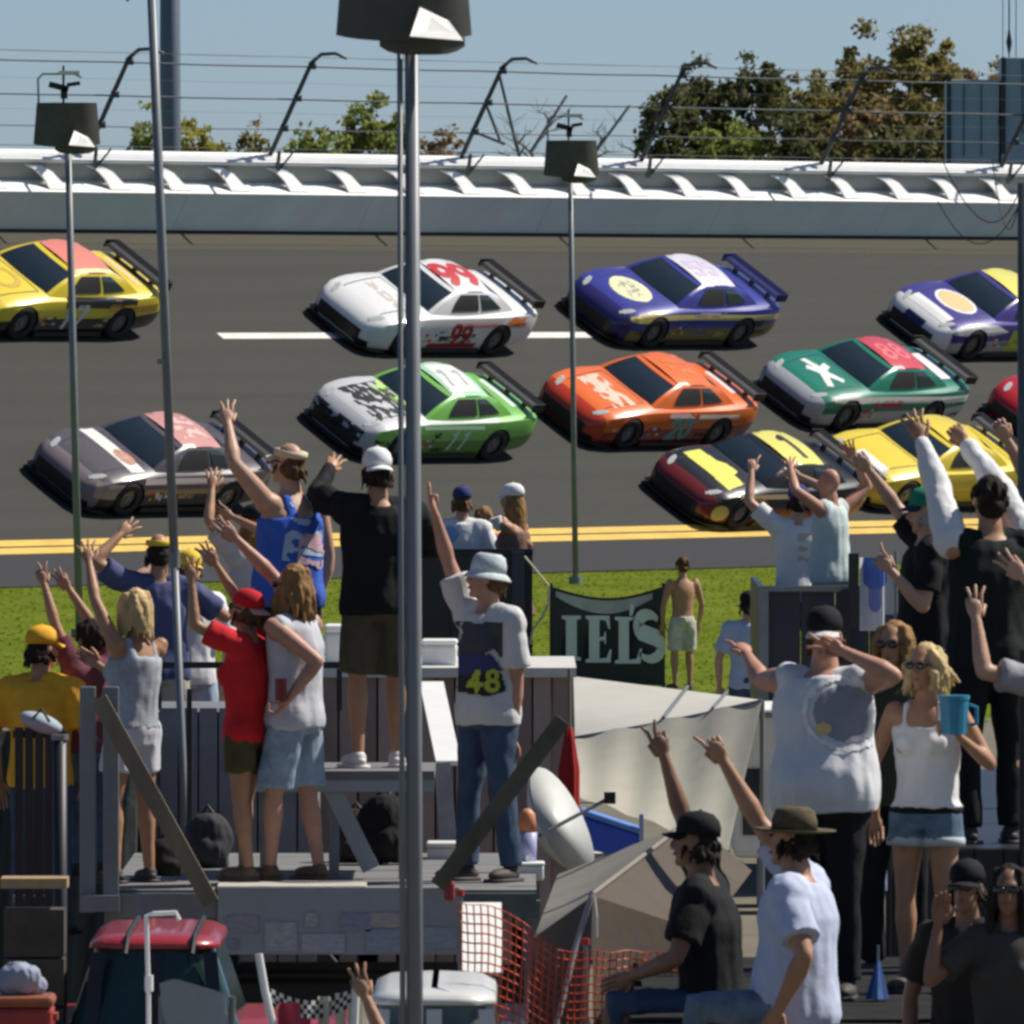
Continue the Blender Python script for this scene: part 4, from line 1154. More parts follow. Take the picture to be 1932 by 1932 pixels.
        if prints:
            bmx = bmesh.new(); bmx.from_mesh(cm); bv = BVHTree.FromBMesh(bmx); bmx.free()
            for ip, (pn_, mask, (pcx, pcy), ang, mm) in enumerate(prints):
                fn, hx, hy = mask; cell = .009 if max(hx, hy) < .2 else .012
                P = MB(); idx = {}
                ctr = at(pcx, pcy, Y)
                ca, sa = cos(radians(ang)), sin(radians(ang))
                nx, ny = int(2 * hx / cell) + 1, int(2 * hy / cell) + 1
                def vt(i, j):
                    if (i, j) in idx: return idx[(i, j)]
                    x, y = -hx + i * cell, -hy + j * cell
                    q = ctr + Vector((x * ca - y * sa, 0, x * sa + y * ca)) - base
                    hit = bv.ray_cast(Vector((q.x, q.y - 3, q.z)), Vector((0, 1, 0)))
                    if hit[0] is None: idx[(i, j)] = None
                    else:
                        P.v.append(tuple(hit[0] + hit[1] * (.004 + .0035 * ip))); idx[(i, j)] = len(P.v) - 1
                    return idx[(i, j)]
                for i in range(nx):
                    for j in range(ny):
                        if fn(-hx + (i + .5) * cell, -hy + (j + .5) * cell):
                            q = [vt(i, j), vt(i + 1, j), vt(i + 1, j + 1), vt(i, j + 1)]
                            if None in q: continue
                            vs = [Vector(P.v[w]) for w in q]
                            if max((vs[w] - vs[(w + 1) % 4]).length for w in range(4)) > cell * 4: continue
                            P.f.append(tuple(q)); P.m.append(0)
                if P.f:
                    o = bpy.data.objects.new(pn_, P.mesh(pn_, True)); col.objects.link(o); o.parent = shirt; set_mats(o, mm)
    if sleeves:
        for sgn in (1, -1):
            s0, el, wr = arms[sgn]
            Q2 = MB(); Q2.tube([s0.lerp(el, .04), s0.lerp(el, .5), el, el.lerp(wr, .4), el.lerp(wr, .92)], [.080 * k * sqrt(b), .076 * k, .068 * k, .062 * k, .046 * k], n=14, round_end=True)
            sm = evalmesh(Q2, vox, 2); wrinkle(sm, .012, 13, sgn + 2); place(sm, 'sleeve', sleeves, E, base)
    # bottom
    if bottom:
        kind, m = bottom[0], bottom[1]
        Cc = MB()
        Cc.rings(tor(.012, -.02, .22))
        for sgn in (1, -1):
            hip, kn, an, ft, FR = lg[sgn]
            if kind == 'jeans':
                Cc.tube([hip, hip.lerp(kn, .5), kn, kn.lerp(an, .5), kn.lerp(an, .97)], [.102 * k * bl, .086 * k * bl, .068 * k, .066 * k, .066 * k], n=14)
            else:
                ln = {'shorts': .55, 'short_shorts': .34, 'long_shorts': .92}[kind]
                e = hip.lerp(kn, ln)
                Cc.tube([hip + up * .02, hip.lerp(kn, ln * .5), e], [.104 * k * bl, .104 * k * bl, (.104 if kind != 'short_shorts' else .105) * k * bl], n=16)
        cm = evalmesh(Cc, vox * 1.1, 2, 'trousers'); wrinkle(cm, .013, 9, px % 13)
        place(cm, 'jeans' if kind == 'jeans' else 'shorts', m, E, base)
        if len(bottom) > 2 and kind != 'jeans':      # rolled hems
            for sgn in (1, -1):
                hip, kn = lg[sgn][:2]; ln = {'shorts': .55, 'short_shorts': .34, 'long_shorts': .92}[kind]
                e = hip.lerp(kn, ln); d = (kn - hip).normalized()
                Hm = MB(); Hm.tube([e - d * .03, e - d * .012, e + d * .012], [.108 * k * bl, .112 * k * bl, .109 * k * bl], n=20)
                place(Hm.mesh('hem'), 'hem', bottom[2], E, base)
        if len(bottom) > 3:
          bt = MB(); bt.rings([ring(sp(.115), (.175 * b + .018) * k, (.126 * b + .018) * k), ring(sp(.165), (.170 * b + .018) * k, (.124 * b + .018) * k)]); place(bt.mesh('belt'), 'belt', bottom[3], E, base)
    # shoes
    if shoes:
        ms = {'dark': M_shoe, 'white': M_shoew, 'sandal': M_sandal}[shoes]
        for sgn in (1, -1):
            hip, kn, an, ft, FR = lg[sgn]
            s = MB()
            s.ell(an + ft * .058 * k - up * .036 * k, (.048 * k, .132 * k, .040 * k), FR, 14, 8)
            s.ell(an - up * .02 * k, (.046 * k, .05 * k, .05 * k), FR, 12, 8)
            s.box(an + ft * .06 * k - up * .065 * k, (.088 * k, .25 * k, .022 * k), FR)
            place(s.mesh('shoe'), 'shoe', ms, E, base)
    return E

# ------------------------------------------------------------------ foreground structures
def sc_(Y): return FP / Y
def zat(py, Y): return at(966, py, Y).z
def pxbox(mb, x0, x1, y0, y1, Y, depth, mi=0):
    a = at(x0, y0, Y); c = at(x1, y1, Y)
    return mb.box(((a.x + c.x) / 2, Y + depth / 2, (a.z + c.z) / 2), (abs(c.x - a.x), depth, abs(a.z - c.z)), None, mi)
M_steel = mat('galvanised_steel', (.21, .225, .23), .45, metal=.5, var=.12, scale=4)
M_polel = mat('lamp_pole_grey', (.185, .20, .215), .42, metal=.0, var=.10, scale=3, spec=.35)
M_hood = mat('lamp_hood_bronze', (.075, .068, .055), .5, var=.25, scale=3)
M_refl = mat('lamp_reflector_white', (.80, .79, .74), .4)
M_wood = mat('weathered_lumber', (.20, .16, .11), .85, var=.25, scale=3, stretch=(1, 1, .3), bump=.3)
M_blackm = mat('black_metal', (.014, .015, .016), .5, var=.2)
M_alu = mat('aluminium_sheet', (.33, .355, .365), .42, metal=.1, var=.10, scale=2.0)
M_whitep = mat('white_panel', (.74, .74, .71), .55, var=.05)
M_deck = mat('grey_deck_board', (.17, .17, .165), .8, var=.15, scale=3, bump=.2)

def lamp(label, cx, hb, w, Y, pole, zb=0.0, cond=False):
    """floodlight with mirror hood on a tall pole; cx, hb = centre and bottom of the hood in the picture, w = hood width there"""
    s = sc_(Y); m = w / s
    c = at(cx, hb, Y)
    pt = at(pole[0], pole[1], Y); pb = at(pole[2], 585, Y); pb.z = zb
    E = empty('lamp_pole', pb, label, 'lamp pole', 'floodlights on poles')
    r = pole[3] / s
    MB().tube([pb, pb.lerp(pt, .5), pt], [r * 1.1, r, r * .9], n=14).build('pole', M_polel, E, smooth=True)
    MB().tube([pb, pb + Vector((0, 0, .12))], r * 2.4, n=12).build('base_flange', M_polel, E)
    if cond: MB().tube([pb + Vector((-r * 1.45, -.02, 0)), pt + Vector((-r * 1.45, -.02, 0))], r * .36, n=8).build('conduit', M_polel, E, smooth=True)
    h = MB()
    def shell(f, off):
        def g(u, v):
            x = (u - .5); th = x * 2.0
            wd = 1.0 - .10 * v
            return c + Vector((sin(th) / sin(1.0) * .5 * m * wd, .22 * m - (cos(th)) * .40 * m + off, v * .62 * m - .05 * m * (1 - v) * (1 - (2 * x) ** 2)))
        return g
    o = 0
    h.grid(shell(None, 0), 14, 6); h.grid(shell(None, .03), 14, 6)
    h.build('hood', M_hood, E, smooth=True)
    lp = MB()
    lp.grid(lambda u, v: c + Vector(((-.18 + .63 * u) * m, -.16 * m + .25 * m * (2 * u - 1) ** 2 * .6, (-.02 - .13 * v * (1 - (2 * u - 1) ** 4 * .5)) * m)), 10, 3)
    lp.build('lower_visor', M_hood, E, smooth=True)
    t = MB()
    p = [Vector((.05, -.46, -.02)), Vector((.44, -.40, -.05)), Vector((.33, -.19, .10)), Vector((.12, -.20, .20))]
    q = [v + Vector((0, .03, 0)) for v in p]
    t.add([c + v * m for v in p + q], [(0, 1, 2, 3), (7, 6, 5, 4), (0, 4, 5, 1), (1, 5, 6, 2), (2, 6, 7, 3), (3, 7, 4, 0)])
    t.build('reflector', M_refl, E)
    fr = MB()
    z0, z1 = .60 * m, 1.05 * m
    fr.tube([c + Vector((-.42 * m, 0, z0)), c + Vector((-.43 * m, 0, z1 * .93)), c + Vector((-.36 * m, 0, z1)), c + Vector((.12 * m, 0, z1)), c + Vector((.22 * m, 0, z1 * .95))], .018 * m, n=6)
    fr.build('top_frame', M_steel, E)
    MB().tube([c + Vector((-.05 * m, .02, .2 * m)), c + Vector((-.05 * m, .02, z1 * 1.12))], .02 * m, n=6).build('riser', M_blackm, E)
    lh = MB(); lh.box(c + Vector((-.12 * m, 0, .86 * m)), (.30 * m, .10 * m, .09 * m), Matrix.Rotation(.25, 3, 'Y')); lh.box(c + Vector((-.04 * m, 0, .76 * m)), (.10 * m, .1 * m, .16 * m)); lh.box(c + Vector((.10 * m, 0, .90 * m)), (.2 * m, .06 * m, .06 * m), Matrix.Rotation(-.15, 3, 'Y'))
    lh.build('lamp_head', M_blackm, E)
    MB().box(c + Vector((.04 * m, 0, z1 + .02 * m)), (.32 * m, .12 * m, .05 * m)).build('top_cap', M_whitep, E)
    return E
lamp('tall lamp pole with a large dark hood, standing in front of the viewing platform', 762, 66, 256, 49.0, (777, 60, 784, 15.5), 0.0, True)
lamp('thin lamp pole with a small dark hood in front of the yellow car', 126, 272, 126, 158.0, (128, 262, 150, 7.0))
lamp('thin lamp pole with a small dark hood behind the black lettered banner', 1078, 330, 105, 189.0, (1076, 322, 1086, 5.2))

# leaning flag pole at the left
p0, p1 = at(284, -60, 70.2), at(347, 1500, 70.2); p1 = p1 + (p1 - p0) * .3
E = empty('flag_pole', p1, 'slightly leaning metal flag pole rising out of the cheering crowd', 'pole')
mid = p0.lerp(p1, .55)
MB().tube([p1, mid], .024, n=12).build('lower_tube', M_polel, E, smooth=True)
MB().tube([mid, p0], .028, n=12).build('upper_tube', M_polel, E, smooth=True)
MB().tube([mid + Vector((0, 0, -.05)), mid + Vector((0, 0, .05))], .036, n=12).build('collar', M_steel, E)
q = at(309, 682, 70.2); MB().box(q + Vector((-.015, -.02, 0)), (.05, .03, .03)).build('cleat', M_steel, E)
q = at(236, 0, 70.2)
MB().tube([q + Vector((0, 0, .06)), q + Vector((.01, 0, -.005)), p0 + Vector((-.02, 0, .02))], .012, n=6).build('rope_end', M_blackm, E)

# pole at the right edge with drooping wires
b = at(1936, 585, 61); b.z = 0
E = empty('utility_pole', b, 'dark post at the right edge with drooping wires', 'pole')
tp = at(1936, 345, 61)
MB().tube([b, tp], .045, n=12).build('post', mat('post_dark_grey', (.085, .10, .10), .6, var=.15), E, smooth=True)
for k, (xa, ya, xm, ym, xb, yb) in enumerate([(1926, 352, 1870, 470, 1777, 300), (1926, 360, 1900, 490, 1872, 300), (1926, 380, 1850, 500, 1770, 380)]):
    pts = []
    for i in range(17):
        t = i / 16; x = xa * (1 - t) ** 2 + 2 * xm * t * (1 - t) + xb * t * t; y = ya * (1 - t) ** 2 + 2 * (ym + 40) * t * (1 - t) + yb * t * t
        pts.append(at(x, y, 61 + .6 * t))
    MB().tube(pts, .0032, n=5).build('wire', M_blackm, E)
pts = [at(1932 - 250 * i / 12, 1222 - 8 * i / 12 + 10 * sin(pi * i / 12), 60) for i in range(13)]
MB().tube(pts, .004, n=5).build('wire', M_steel, E)

# ---- main viewing platform
Z1 = 1.24
def cx(px, Y): return at(px, 966, Y).x
E = empty('viewing_platform', (cx(600, 66), 66, 0), 'timber and metal viewing platform that the cheering couple stands on', 'platform')
x0, x1 = cx(205, 64.6), cx(1012, 64.6)
nb = 9
for i in range(nb):
    ya = 64.62 + i * .49
    MB().box(((x0 + x1) / 2, ya + .24, Z1 - .025), (x1 - x0, .475, .05)).build('deck_board', M_deck, E)
for px in (212, 400, 770, 1004):
    for yy in (64.75, 68.7):
        MB().box((cx(px, yy), yy, Z1 / 2 - .03), (.09, .09, Z1 - .07)).build('leg', M_steel, E)
mb = MB(); mb.box(((x0 + cx(408, 64.6)) / 2, 64.57, Z1 - .085), (cx(408, 64.6) - x0, .06, .14)); mb.build('front_beam', M_steel, E)
mb = MB(); mb.box(((cx(780, 64.6) + x1) / 2, 64.57, Z1 - .085), (x1 - cx(780, 64.6), .06, .14)); mb.build('front_beam', mat('beam_dark_green', (.10, .13, .12), .6, var=.2), E)
xa, xb = cx(410, 64.5), cx(866, 64.5)
MB().box(((xa + xb) / 2, 64.53, zat(1738, 64.5)), (xb - xa, .03, zat(1676, 64.5) - zat(1802, 64.5))).build('sheet_metal_skirt', M_alu, E)
rs = random.Random(4)
for i, (a_, b_, c_, d_, col_) in enumerate([(425, 488, 1728, 1760, (.30, .30, .33)), (500, 560, 1740, 1795, (.40, .43, .41)), (575, 600, 1722, 1748, (.38, .40, .38)), (642, 700, 1724, 1758, (.28, .28, .36)), (700, 765, 1722, 1750, (.42, .38, .35)), (690, 768, 1754, 1796, (.31, .35, .42)), (570, 650, 1762, 1798, (.42, .42, .45)), (428, 450, 1772, 1792, (.24, .24, .3)), (797, 862, 1750, 1790, (.32, .36, .40))]):
    mb = MB(); pxbox(mb, a_, b_, c_, d_, 64.505, .008)
    mb.build('sticker', mat('sticker_%d' % i, col_, .5, var=.2, scale=18, stretch=(1, 1, 3)), E)
for a_, b_ in ((455, 440), (612, 600), (735, 745)): pass
mb = MB(); mb.box(((cx(410, 64.6) + cx(690, 64.6)) / 2, 64.8, Z1 + .012), (cx(690, 64.6) - cx(410, 64.6), .5, .025)); mb.build('top_plate', mat('pale_plywood', (.46, .43, .36), .7, var=.15), E)
for px in (165, 209):
    mb = MB(); pxbox(mb, px - 15, px + 15, 1296, 1722, 64.5, .09); mb.build('upright', M_steel, E, bevel=.006)
mb = MB(); pxbox(mb, 150, 225, 1690, 1720, 64.42, .06); mb.build('cross_rail', M_steel, E)
MB().bar(at(186, 1318, 64.38), at(398, 1704, 64.38), .095, .05, up=(0, 1, 0)).build('timber_brace', M_wood, E)
MB().bar(at(1062, 1358, 64.38), at(826, 1672, 64.38), .095, .05, up=(0, 1, 0)).build('timber_brace', mat('timber_green_grey', (.11, .11, .075), .85, var=.25, scale=4), E)
mb = MB(); pxbox(mb, 352, 362, 1300, 1660, 68.6, .03); mb.build('rear_post', M_blackm, E)

# bench on the platform
ZB = 1.86
E = empty('bench', (cx(690, 66.6), 66.6, Z1), 'grey bench on the platform under the man in the black hoodie', 'bench')
bx0, bx1 = cx(470, 66.2), cx(820, 66.2)
for i in range(3): MB().box(((bx0 + bx1) / 2, 66.05 + i * .42, ZB - .025), (bx1 - bx0, .40, .05)).build('seat_board', M_deck, E)
MB().box(((bx0 + bx1) / 2, 65.88, ZB - .07), (bx1 - bx0, .04, .10)).build('apron_board', M_alu, E)
for px in (500, 630, 762):
    for yy in (65.92, 66.9): MB().box((cx(px, yy), yy, (Z1 + ZB) / 2 - .03), (.06, .05, ZB - Z1 - .06)).build('leg', M_steel, E)
MB().bar(at(622, 1480, 65.9), at(700, 1640, 65.9), .10, .04, up=(0, 1, 0)).build('diagonal_leg', M_alu, E)

# grey trailer behind the left part of the platform
def ribbed(E, x0, x1, y0, Y, depth, zt, m, n, name='panel', rib=.03, zb=.0):
    w = (x1 - x0) / n
    for i in range(n):
        MB().box((x0 + (i + .5) * w, Y + depth / 2, (zt + zb) / 2), (w - .012, depth, zt - zb)).build(name, m, E)
x0, x1 = cx(262, 70.6), cx(598, 70.6); zt = zat(1336, 70.6)
E = empty('cargo_trailer', ((x0 + x1) / 2, 71.5, 0), 'grey ribbed metal trailer behind the cheering women', 'trailer')
M_trail = mat('trailer_grey', (.19, .195, .215), .5, var=.12, scale=2, stretch=(1, 1, 3))
ribbed(E, x0, x1, 0, 70.6, .04, zt, M_trail, 9, zb=.35)
MB().box(((x0 + x1) / 2, 71.6, (zt + .35) / 2), (x1 - x0 - .06, 1.9, zt - .40)).build('trailer_body', M_trail, E)
for px in (300, 560): MB().tube([(cx(px, 71), 71.0, .3), (cx(px, 71), 71.25, .3)], .3, n=18).build('wheel', M_tyre, E)
mb = MB(); pxbox(mb, 286, 778, 1249, 1261, 70.7, .04); mb.build('hand_rail', M_blackm, E)
for px in (300, 470, 640, 770): 
    mb = MB(); pxbox(mb, px - 5, px + 5, 1262, 1340, 70.7, .03); mb.build('rail_post', M_blackm, E)

# brown camper behind the right part of the platform
x0, x1 = cx(602, 72), cx(1078, 72); zt = zat(1274, 72)
E = empty('camper', ((x0 + x1) / 2, 73, 0), 'brownish camper with vertical siding boards behind the man with the printed shirt', 'camper')
cols = [(.27, .20, .18), (.31, .235, .215), (.22, .165, .145), (.34, .265, .245)]
n = 13; w = (x1 - x0) / n
for i in range(n):
    MB().box((x0 + (i + .5) * w, 72.02, (zt + .4) / 2), (w - .014, .04 + .008 * (i % 2), zt - .4)).build('siding_board', mat('siding_%d' % (i % 4), cols[i % 4], .7, var=.12, scale=3), E)
MB().box(((x0 + x1) / 2, 73.2, (zt + .4) / 2), (x1 - x0 - .04, 2.2, zt - .42)).build('camper_body', mat('siding_0', cols[0]), E)
MB().box(((x0 + x1) / 2, 73.1, zt + .02), (x1 - x0 + .06, 2.4, .06)).build('roof', mat('camper_roof', (.55, .54, .50), .7, var=.1), E)
for px in (680, 980): MB().tube([(cx(px, 72), 72.0, .32), (cx(px, 72), 72.25, .32)], .32, n=18).build('wheel', M_tyre, E)
def simple(name, label, cat, mb, m, base=None, bevel=0.0, group=None, smooth=False):
    o = mb.build(name, m, None, loc=base if base is not None else Vector(mb.v[0]), bevel=bevel, smooth=smooth)
    return tag(o, label, cat, group)
# things on and against the camper
def cooler(label, x0, x1, y0, y1, Y, d, m, ml):
    a = at(x0, y0, Y); c = at(x1, y1, Y); H = a.z - c.z; Wd = c.x - a.x
    b = Vector(((a.x + c.x) / 2, Y + d / 2, c.z))
    E = empty('cool_box', b, label, 'cool box', 'cool boxes')
    MB().box(b + Vector((0, 0, H * .40)), (Wd, d, H * .8)).build('tub', m, E, bevel=.02)
    MB().box(b + Vector((0, 0, H * .895)), (Wd * 1.04, d * 1.04, H * .19)).build('lid', ml, E, bevel=.02)
    for sg in (-1, 1): MB().box(b + Vector((sg * Wd * .53, 0, H * .62)), (.02, d * .4, .03)).build('handle', ml, E)
    return E
ztop = zt + .05
def onroof(px0, px1, h, Y): 
    z = ztop; s = sc_(Y); py1 = 585 + (CAMH - z) * s; return (px0, px1, py1 - h * s, py1, Y, .4)
cooler('white cool box on the camper roof beside the long-haired man', *onroof(612, 668, .25, 72.6), M_whitep, M_whitep)
cooler('wide white cool box on the camper roof right of the big lamp pole', *onroof(796, 862, .16, 72.4), M_whitep, M_whitep)
E = empty('leaning_board', at(845, 1440, 69.4), 'long white board leaning against the camper beside the lamp pole', 'board')
MB().bar(at(814, 1290, 71.5), at(846, 1440, 69.4), .15, .03, up=(0, 0, 1)).build('board', M_whitep, E)
MB().bar(at(834, 1440, 69.38), at(852, 1664, 69.2), .10, .03, up=(0, 1, 0)).build('lower_board', mat('board_grey', (.33, .31, .29), .7, var=.2), E)
def pile_box(label, x0, x1, y0, y1, Y, d, m, cat='box'):
    a = at(x0, y0, Y); c = at(x1, y1, Y)
    b = Vector(((a.x + c.x) / 2, Y + d / 2, c.z)); E = empty('storage_box', b, label, cat)
    H = a.z - c.z; Wd = c.x - a.x
    MB().box(b + Vector((0, 0, H * .42)), (Wd, d, H * .84)).build('box_body', m, E, bevel=.015)
    MB().box(b + Vector((0, 0, H * .92)), (Wd * 1.05, d * 1.05, H * .16)).build('lid', m, E, bevel=.012)
    return E
pile_box('small white box on the platform floor behind the lamp pole', 806, 862, 1590, 1648, 68.2, .3, mat('paper_white', (.62, .61, .58), .7, var=.1))
pile_box('white box at the right end of the platform beside the jeans legs', 966, 1026, 1628, 1662, 66.5, .25, M_whitep)
a = at(995, 1630, 66.7)
E = empty('drink_dispenser', a, 'lavender drink jug with orange top standing on the white box', 'drink jug')
s = sc_(66.7)
MB().tube([a, a + Vector((0, 0, 60 / s))], [17 / s, 19 / s], n=14).build('jug', mat('lavender_plastic', (.36, .38, .62), .5), E, smooth=True)
MB().tube([a + Vector((0, 0, 60 / s)), a + Vector((0, 0, 95 / s)), a + Vector((0, 0, 105 / s))], [18 / s, 15 / s, 5 / s], n=14).build('lid', mat('orange_plastic', (.62, .22, .10), .5), E, smooth=True)
MB().box(a + Vector((0, -19 / s, 12 / s)), (.02, .03, .03)).build('tap', M_whitep, E)

# black high-sided truck bed with people standing in it
def truckbed(label, x0, x1, py, Y, floor, depth, m, extra=None):
    a = cx(x0, Y); c = cx(x1, Y); z = zat(py, Y)
    E = empty('stake_truck', ((a + c) / 2, Y + depth / 2, 0), label, 'truck', 'high-sided trucks with people standing in the bed')
    n = max(4, int((c - a) / .22)); w = (c - a) / n
    for i in range(n): MB().box((a + (i + .5) * w, Y, (z + .55) / 2), (w - .006, .04, z - .55)).build('side_board', m, E)
    MB().box(((a + c) / 2, Y - .01, z + .02), (c - a + .05, .08, .05)).build('top_rail', M_blackm, E)
    for sg, xx in ((-1, a), (1, c)): MB().box((xx, Y + depth / 2, (z + .55) / 2), (.04, depth, z - .55)).build('end_board', m, E)
    MB().box(((a + c) / 2, Y + depth / 2 + .03, floor - .05), (c - a - .06, depth - .06, .10)).build('bed_floor', m, E)
    for px in (a + .35, c - .35):
        for yy in (Y + .12, Y + depth - .12): MB().tube([(px, yy - .1, .36), (px, yy + .1, .36)], .36, n=18).build('wheel', M_tyre, E)
    MB().box(((a + c) / 2, Y + depth / 2, .5), (c - a, depth * .8, .12)).build('chassis', M_blackm, E)
    return E
M_blkp = mat('black_panel', (.016, .018, .02), .4, var=.25, scale=1.5)
M_navyp = mat('navy_panel', (.016, .022, .038), .35, var=.3, scale=1.2)
E = truckbed('black high-sided truck behind the man with the printed shirt', 800, 1000, 1046, 94.0, 1.32, 5.0, M_blkp)
mb = MB(); pxbox(mb, 966, 990, 1040, 1275, 93.8, .08); mb.build('corner_post', mat('post_slate', (.05, .06, .07), .4, metal=.4), E)
E = truckbed('navy high-sided truck behind the pointing man', 1446, 1705, 1116, 89.0, 1.30, 5.0, M_navyp)
mb = MB(); pxbox(mb, 1428, 1604, 1106, 1116, 88.8, .05); mb.build('guard_rail', M_steel, E)
for px in (1441, 1596):
    mb = MB(); pxbox(mb, px - 9, px + 9, 1112, 1330, 88.75, .06); mb.build('rail_post', M_steel if px < 1500 else M_blackm, E)
mb = MB(); pxbox(mb, 1601, 1620, 1044, 1185, 88.5, .08); mb.build('corner_post', M_blackm, E)
# flag beside it
b = at(1692, 1330, 80); E = empty('hanging_flag', Vector((b.x, b.y, b.z)), 'white flag with a blue figure hanging beside the black post', 'flag')
MB().tube([at(1692, 1330, 80), at(1690, 1040, 80)], .012, n=8).build('staff', M_steel, E)
fl = lambda u, v: at(1622 + 68 * u, 1052 + 138 * v, 80 + .05 * sin(u * 9))
MB().grid(fl, 14, 8).build('cloth', cloth('flag_white', (.66, .67, .70)), E, smooth=True)
for (u0, u1, v0, v1, c_) in ((.1, .75, .0, .45, (.10, .18, .55)), (.25, .6, .42, .75, (.22, .24, .55)), (.7, .95, .78, .98, (.12, .12, .16))):
    MB().grid(lambda u, v: fl(u0 + (u1 - u0) * u, v0 + (v1 - v0) * v * (1 - .25 * (2 * u - 1) ** 2)) + Vector((0, -.006, 0)), 8, 4).build('print', mat('flag_print_%.2f' % u0, c_, .8), E, smooth=True)

# clutter on and behind the left platform
def backpack(label, px, py, Y, w, h, m):
    b = at(px, py, Y); E = empty('backpack', b, label, 'backpack', 'bags on the platform')
    mb = MB(); mb.ell(b + Vector((0, 0, h * .48)), (w * .5, w * .32, h * .5)); mb.ell(b + Vector((0, -w * .2, h * .3)), (w * .36, w * .22, h * .26)); mb.box(b + Vector((0, 0, h * .25)), (w * .8, w * .45, h * .5))
    me = evalmesh(mb, .012, 3); wrinkle(me, .012, 16, px % 5); place(me, 'bag_body', m, E, b)
    MB().tube([b + Vector((-w * .1, 0, h * .95)), b + Vector((0, 0, h * 1.08)), b + Vector((w * .1, 0, h * .95))], .010, n=6).build('handle', M_blackm, E)
backpack('black backpack under the bench beside the diagonal leg', 725, 1628, 67.6, .36, .42, cloth('bag_black', (.018, .016, .016)))
backpack('brown bag under the bench near the lamp pole', 672, 1632, 67.9, .34, .34, cloth('bag_brown', (.06, .042, .03)))
backpack('dark bag on the platform floor left of the woman in red', 392, 1638, 67.2, .30, .34, cloth('bag_grey', (.05, .05, .055)))
backpack('black bag on the platform beside the blond woman', 310, 1652, 65.6, .26, .22, cloth('bag_black', (.018, .016, .016)))
x0, x1 = cx(-60, 70.0), cx(255, 70.0); zt = zat(1385, 70.0)
E = empty('covered_trailer', Vector(((x0 + x1) / 2, 71, 0)), 'trailer under a dark green tarpaulin behind the black slatted barrier', 'trailer')
solid_grid_ = lambda f, nu, nv: MB().grid(f, nu, nv)
MB().box(((x0 + x1) / 2, 71.0, zt / 2 + .1), (x1 - x0, 2.0, zt - .3)).build('load', mat('tarp_load', (.02, .025, .022), .8), E)
solid_grid_(lambda u, v: Vector((x0 + (x1 - x0) * u, 69.95 + .04 * sin(u * 31 + v * 4), zt + .02 - (zt - .25) * v)), 40, 10).build('tarpaulin', mat('tarp_green', (.028, .038, .032), .6, var=.35, scale=3, bump=.6, bscale=7), E, smooth=True)
for px in (0, 200): MB().tube([(cx(px, 70), 70.1, .3), (cx(px, 70), 70.35, .3)], .3, n=16).build('wheel', M_tyre, E)

# ---- black banner with white serif letters
YB = 137.0
b = at(1145, 1290, YB); b.z = 0
E = empty('banner', b, "black banner reading IEL'S in white serif letters on the grass edge", 'banner')
def bn(u, v):
    return at(1040 + 212 * u + 3 * v, 1106 + 182 * v + (22 * sin(pi * min(1, max(0, u))) * (1 - v) ** 2) + 6 * u * v, YB + .12 * sin(u * 3.2))
MB().grid(bn, 24, 10).build('cloth', mat('banner_black', (.010, .014, .014), .45, var=.3, scale=2), E, smooth=True)
MB().grid(lambda u, v: bn(.04 + .86 * u, .035 + .17 * v * (.35 + .65 * sin(pi * u))) + Vector((0, -.012, 0)), 16, 3).build('hem_sheen', mat('banner_sheen_grey', (.42, .42, .41), .6, var=.2, scale=4), E, smooth=True)  # sheen along the banner's top fold, drawn as a sagging grey strip
for px in (1040, 1252): MB().tube([(cx(px, YB), YB + .05, 0), at(px, 1100, YB + .05)], .02, n=8).build('pole', M_blackm, E)
def letter(name, polys, ox, oy, sx, sy, shear=.0):
    mb = MB()
    for pl in polys:
        n = len(pl)
        f = [at(ox + p[0] * sx + shear * p[1] * sy, oy - p[1] * sy, YB - .03) for p in pl]
        k_ = [p + Vector((0, .015, 0)) for p in f]
        mb.add(f + k_, [tuple(range(n)), tuple(range(n, 2 * n))[::-1]] + [(i, (i + 1) % n, n + (i + 1) % n, n + i) for i in range(n)])
    mb.build(name, mat('letter_white', (.66, .68, .68), .6, var=.06), E)
I_ = [(0, 0), (1, 0), (1, .06), (.78, .09), (.78, .91), (1, .94), (1, 1), (0, 1), (0, .94), (.22, .91), (.22, .09), (0, .06)]
E_ = [(0, 0), (1.3, 0), (1.36, .28), (1.26, .28), (1.1, .10), (.72, .08), (.72, .46), (.95, .48), (1.0, .40), (1.06, .40), (1.06, .66), (1.0, .66), (.95, .56), (.72, .54), (.72, .92), (1.05, .90), (1.2, .72), (1.28, .72), (1.24, 1), (0, 1), (0, .94), (.18, .91), (.18, .09), (0, .06)]
L_ = [(0, 0), (1.35, 0), (1.42, .32), (1.32, .32), (1.15, .10), (.74, .08), (.74, .91), (.95, .94), (.95, 1), (0, 1), (0, .94), (.20, .91), (.20, .09), (0, .06)]
def stroke_poly(pts, ws):
    l, r = [], []
    for i, p in enumerate(pts):
        a = pts[max(i - 1, 0)]; c = pts[min(i + 1, len(pts) - 1)]
        dx, dy = c[0] - a[0], c[1] - a[1]; L = sqrt(dx * dx + dy * dy); nx, ny = -dy / L, dx / L
        l.append((p[0] + nx * ws[i], p[1] + ny * ws[i])); r.append((p[0] - nx * ws[i], p[1] - ny * ws[i]))
    return l + r[::-1]
Sp = arc(.55, .74, .40, .22, 30, 220, 10) + arc(.60, .27, .44, .24, 60, -150, 12)
Sw = [.06, .07, .09, .11, .13, .15, .17, .18, .18, .18, .18] + [.18, .18, .18, .17, .16, .15, .13, .11, .10, .08, .07, .06, .05]
letter('letter_i', [I_], 1060, 1246, 36, 84)
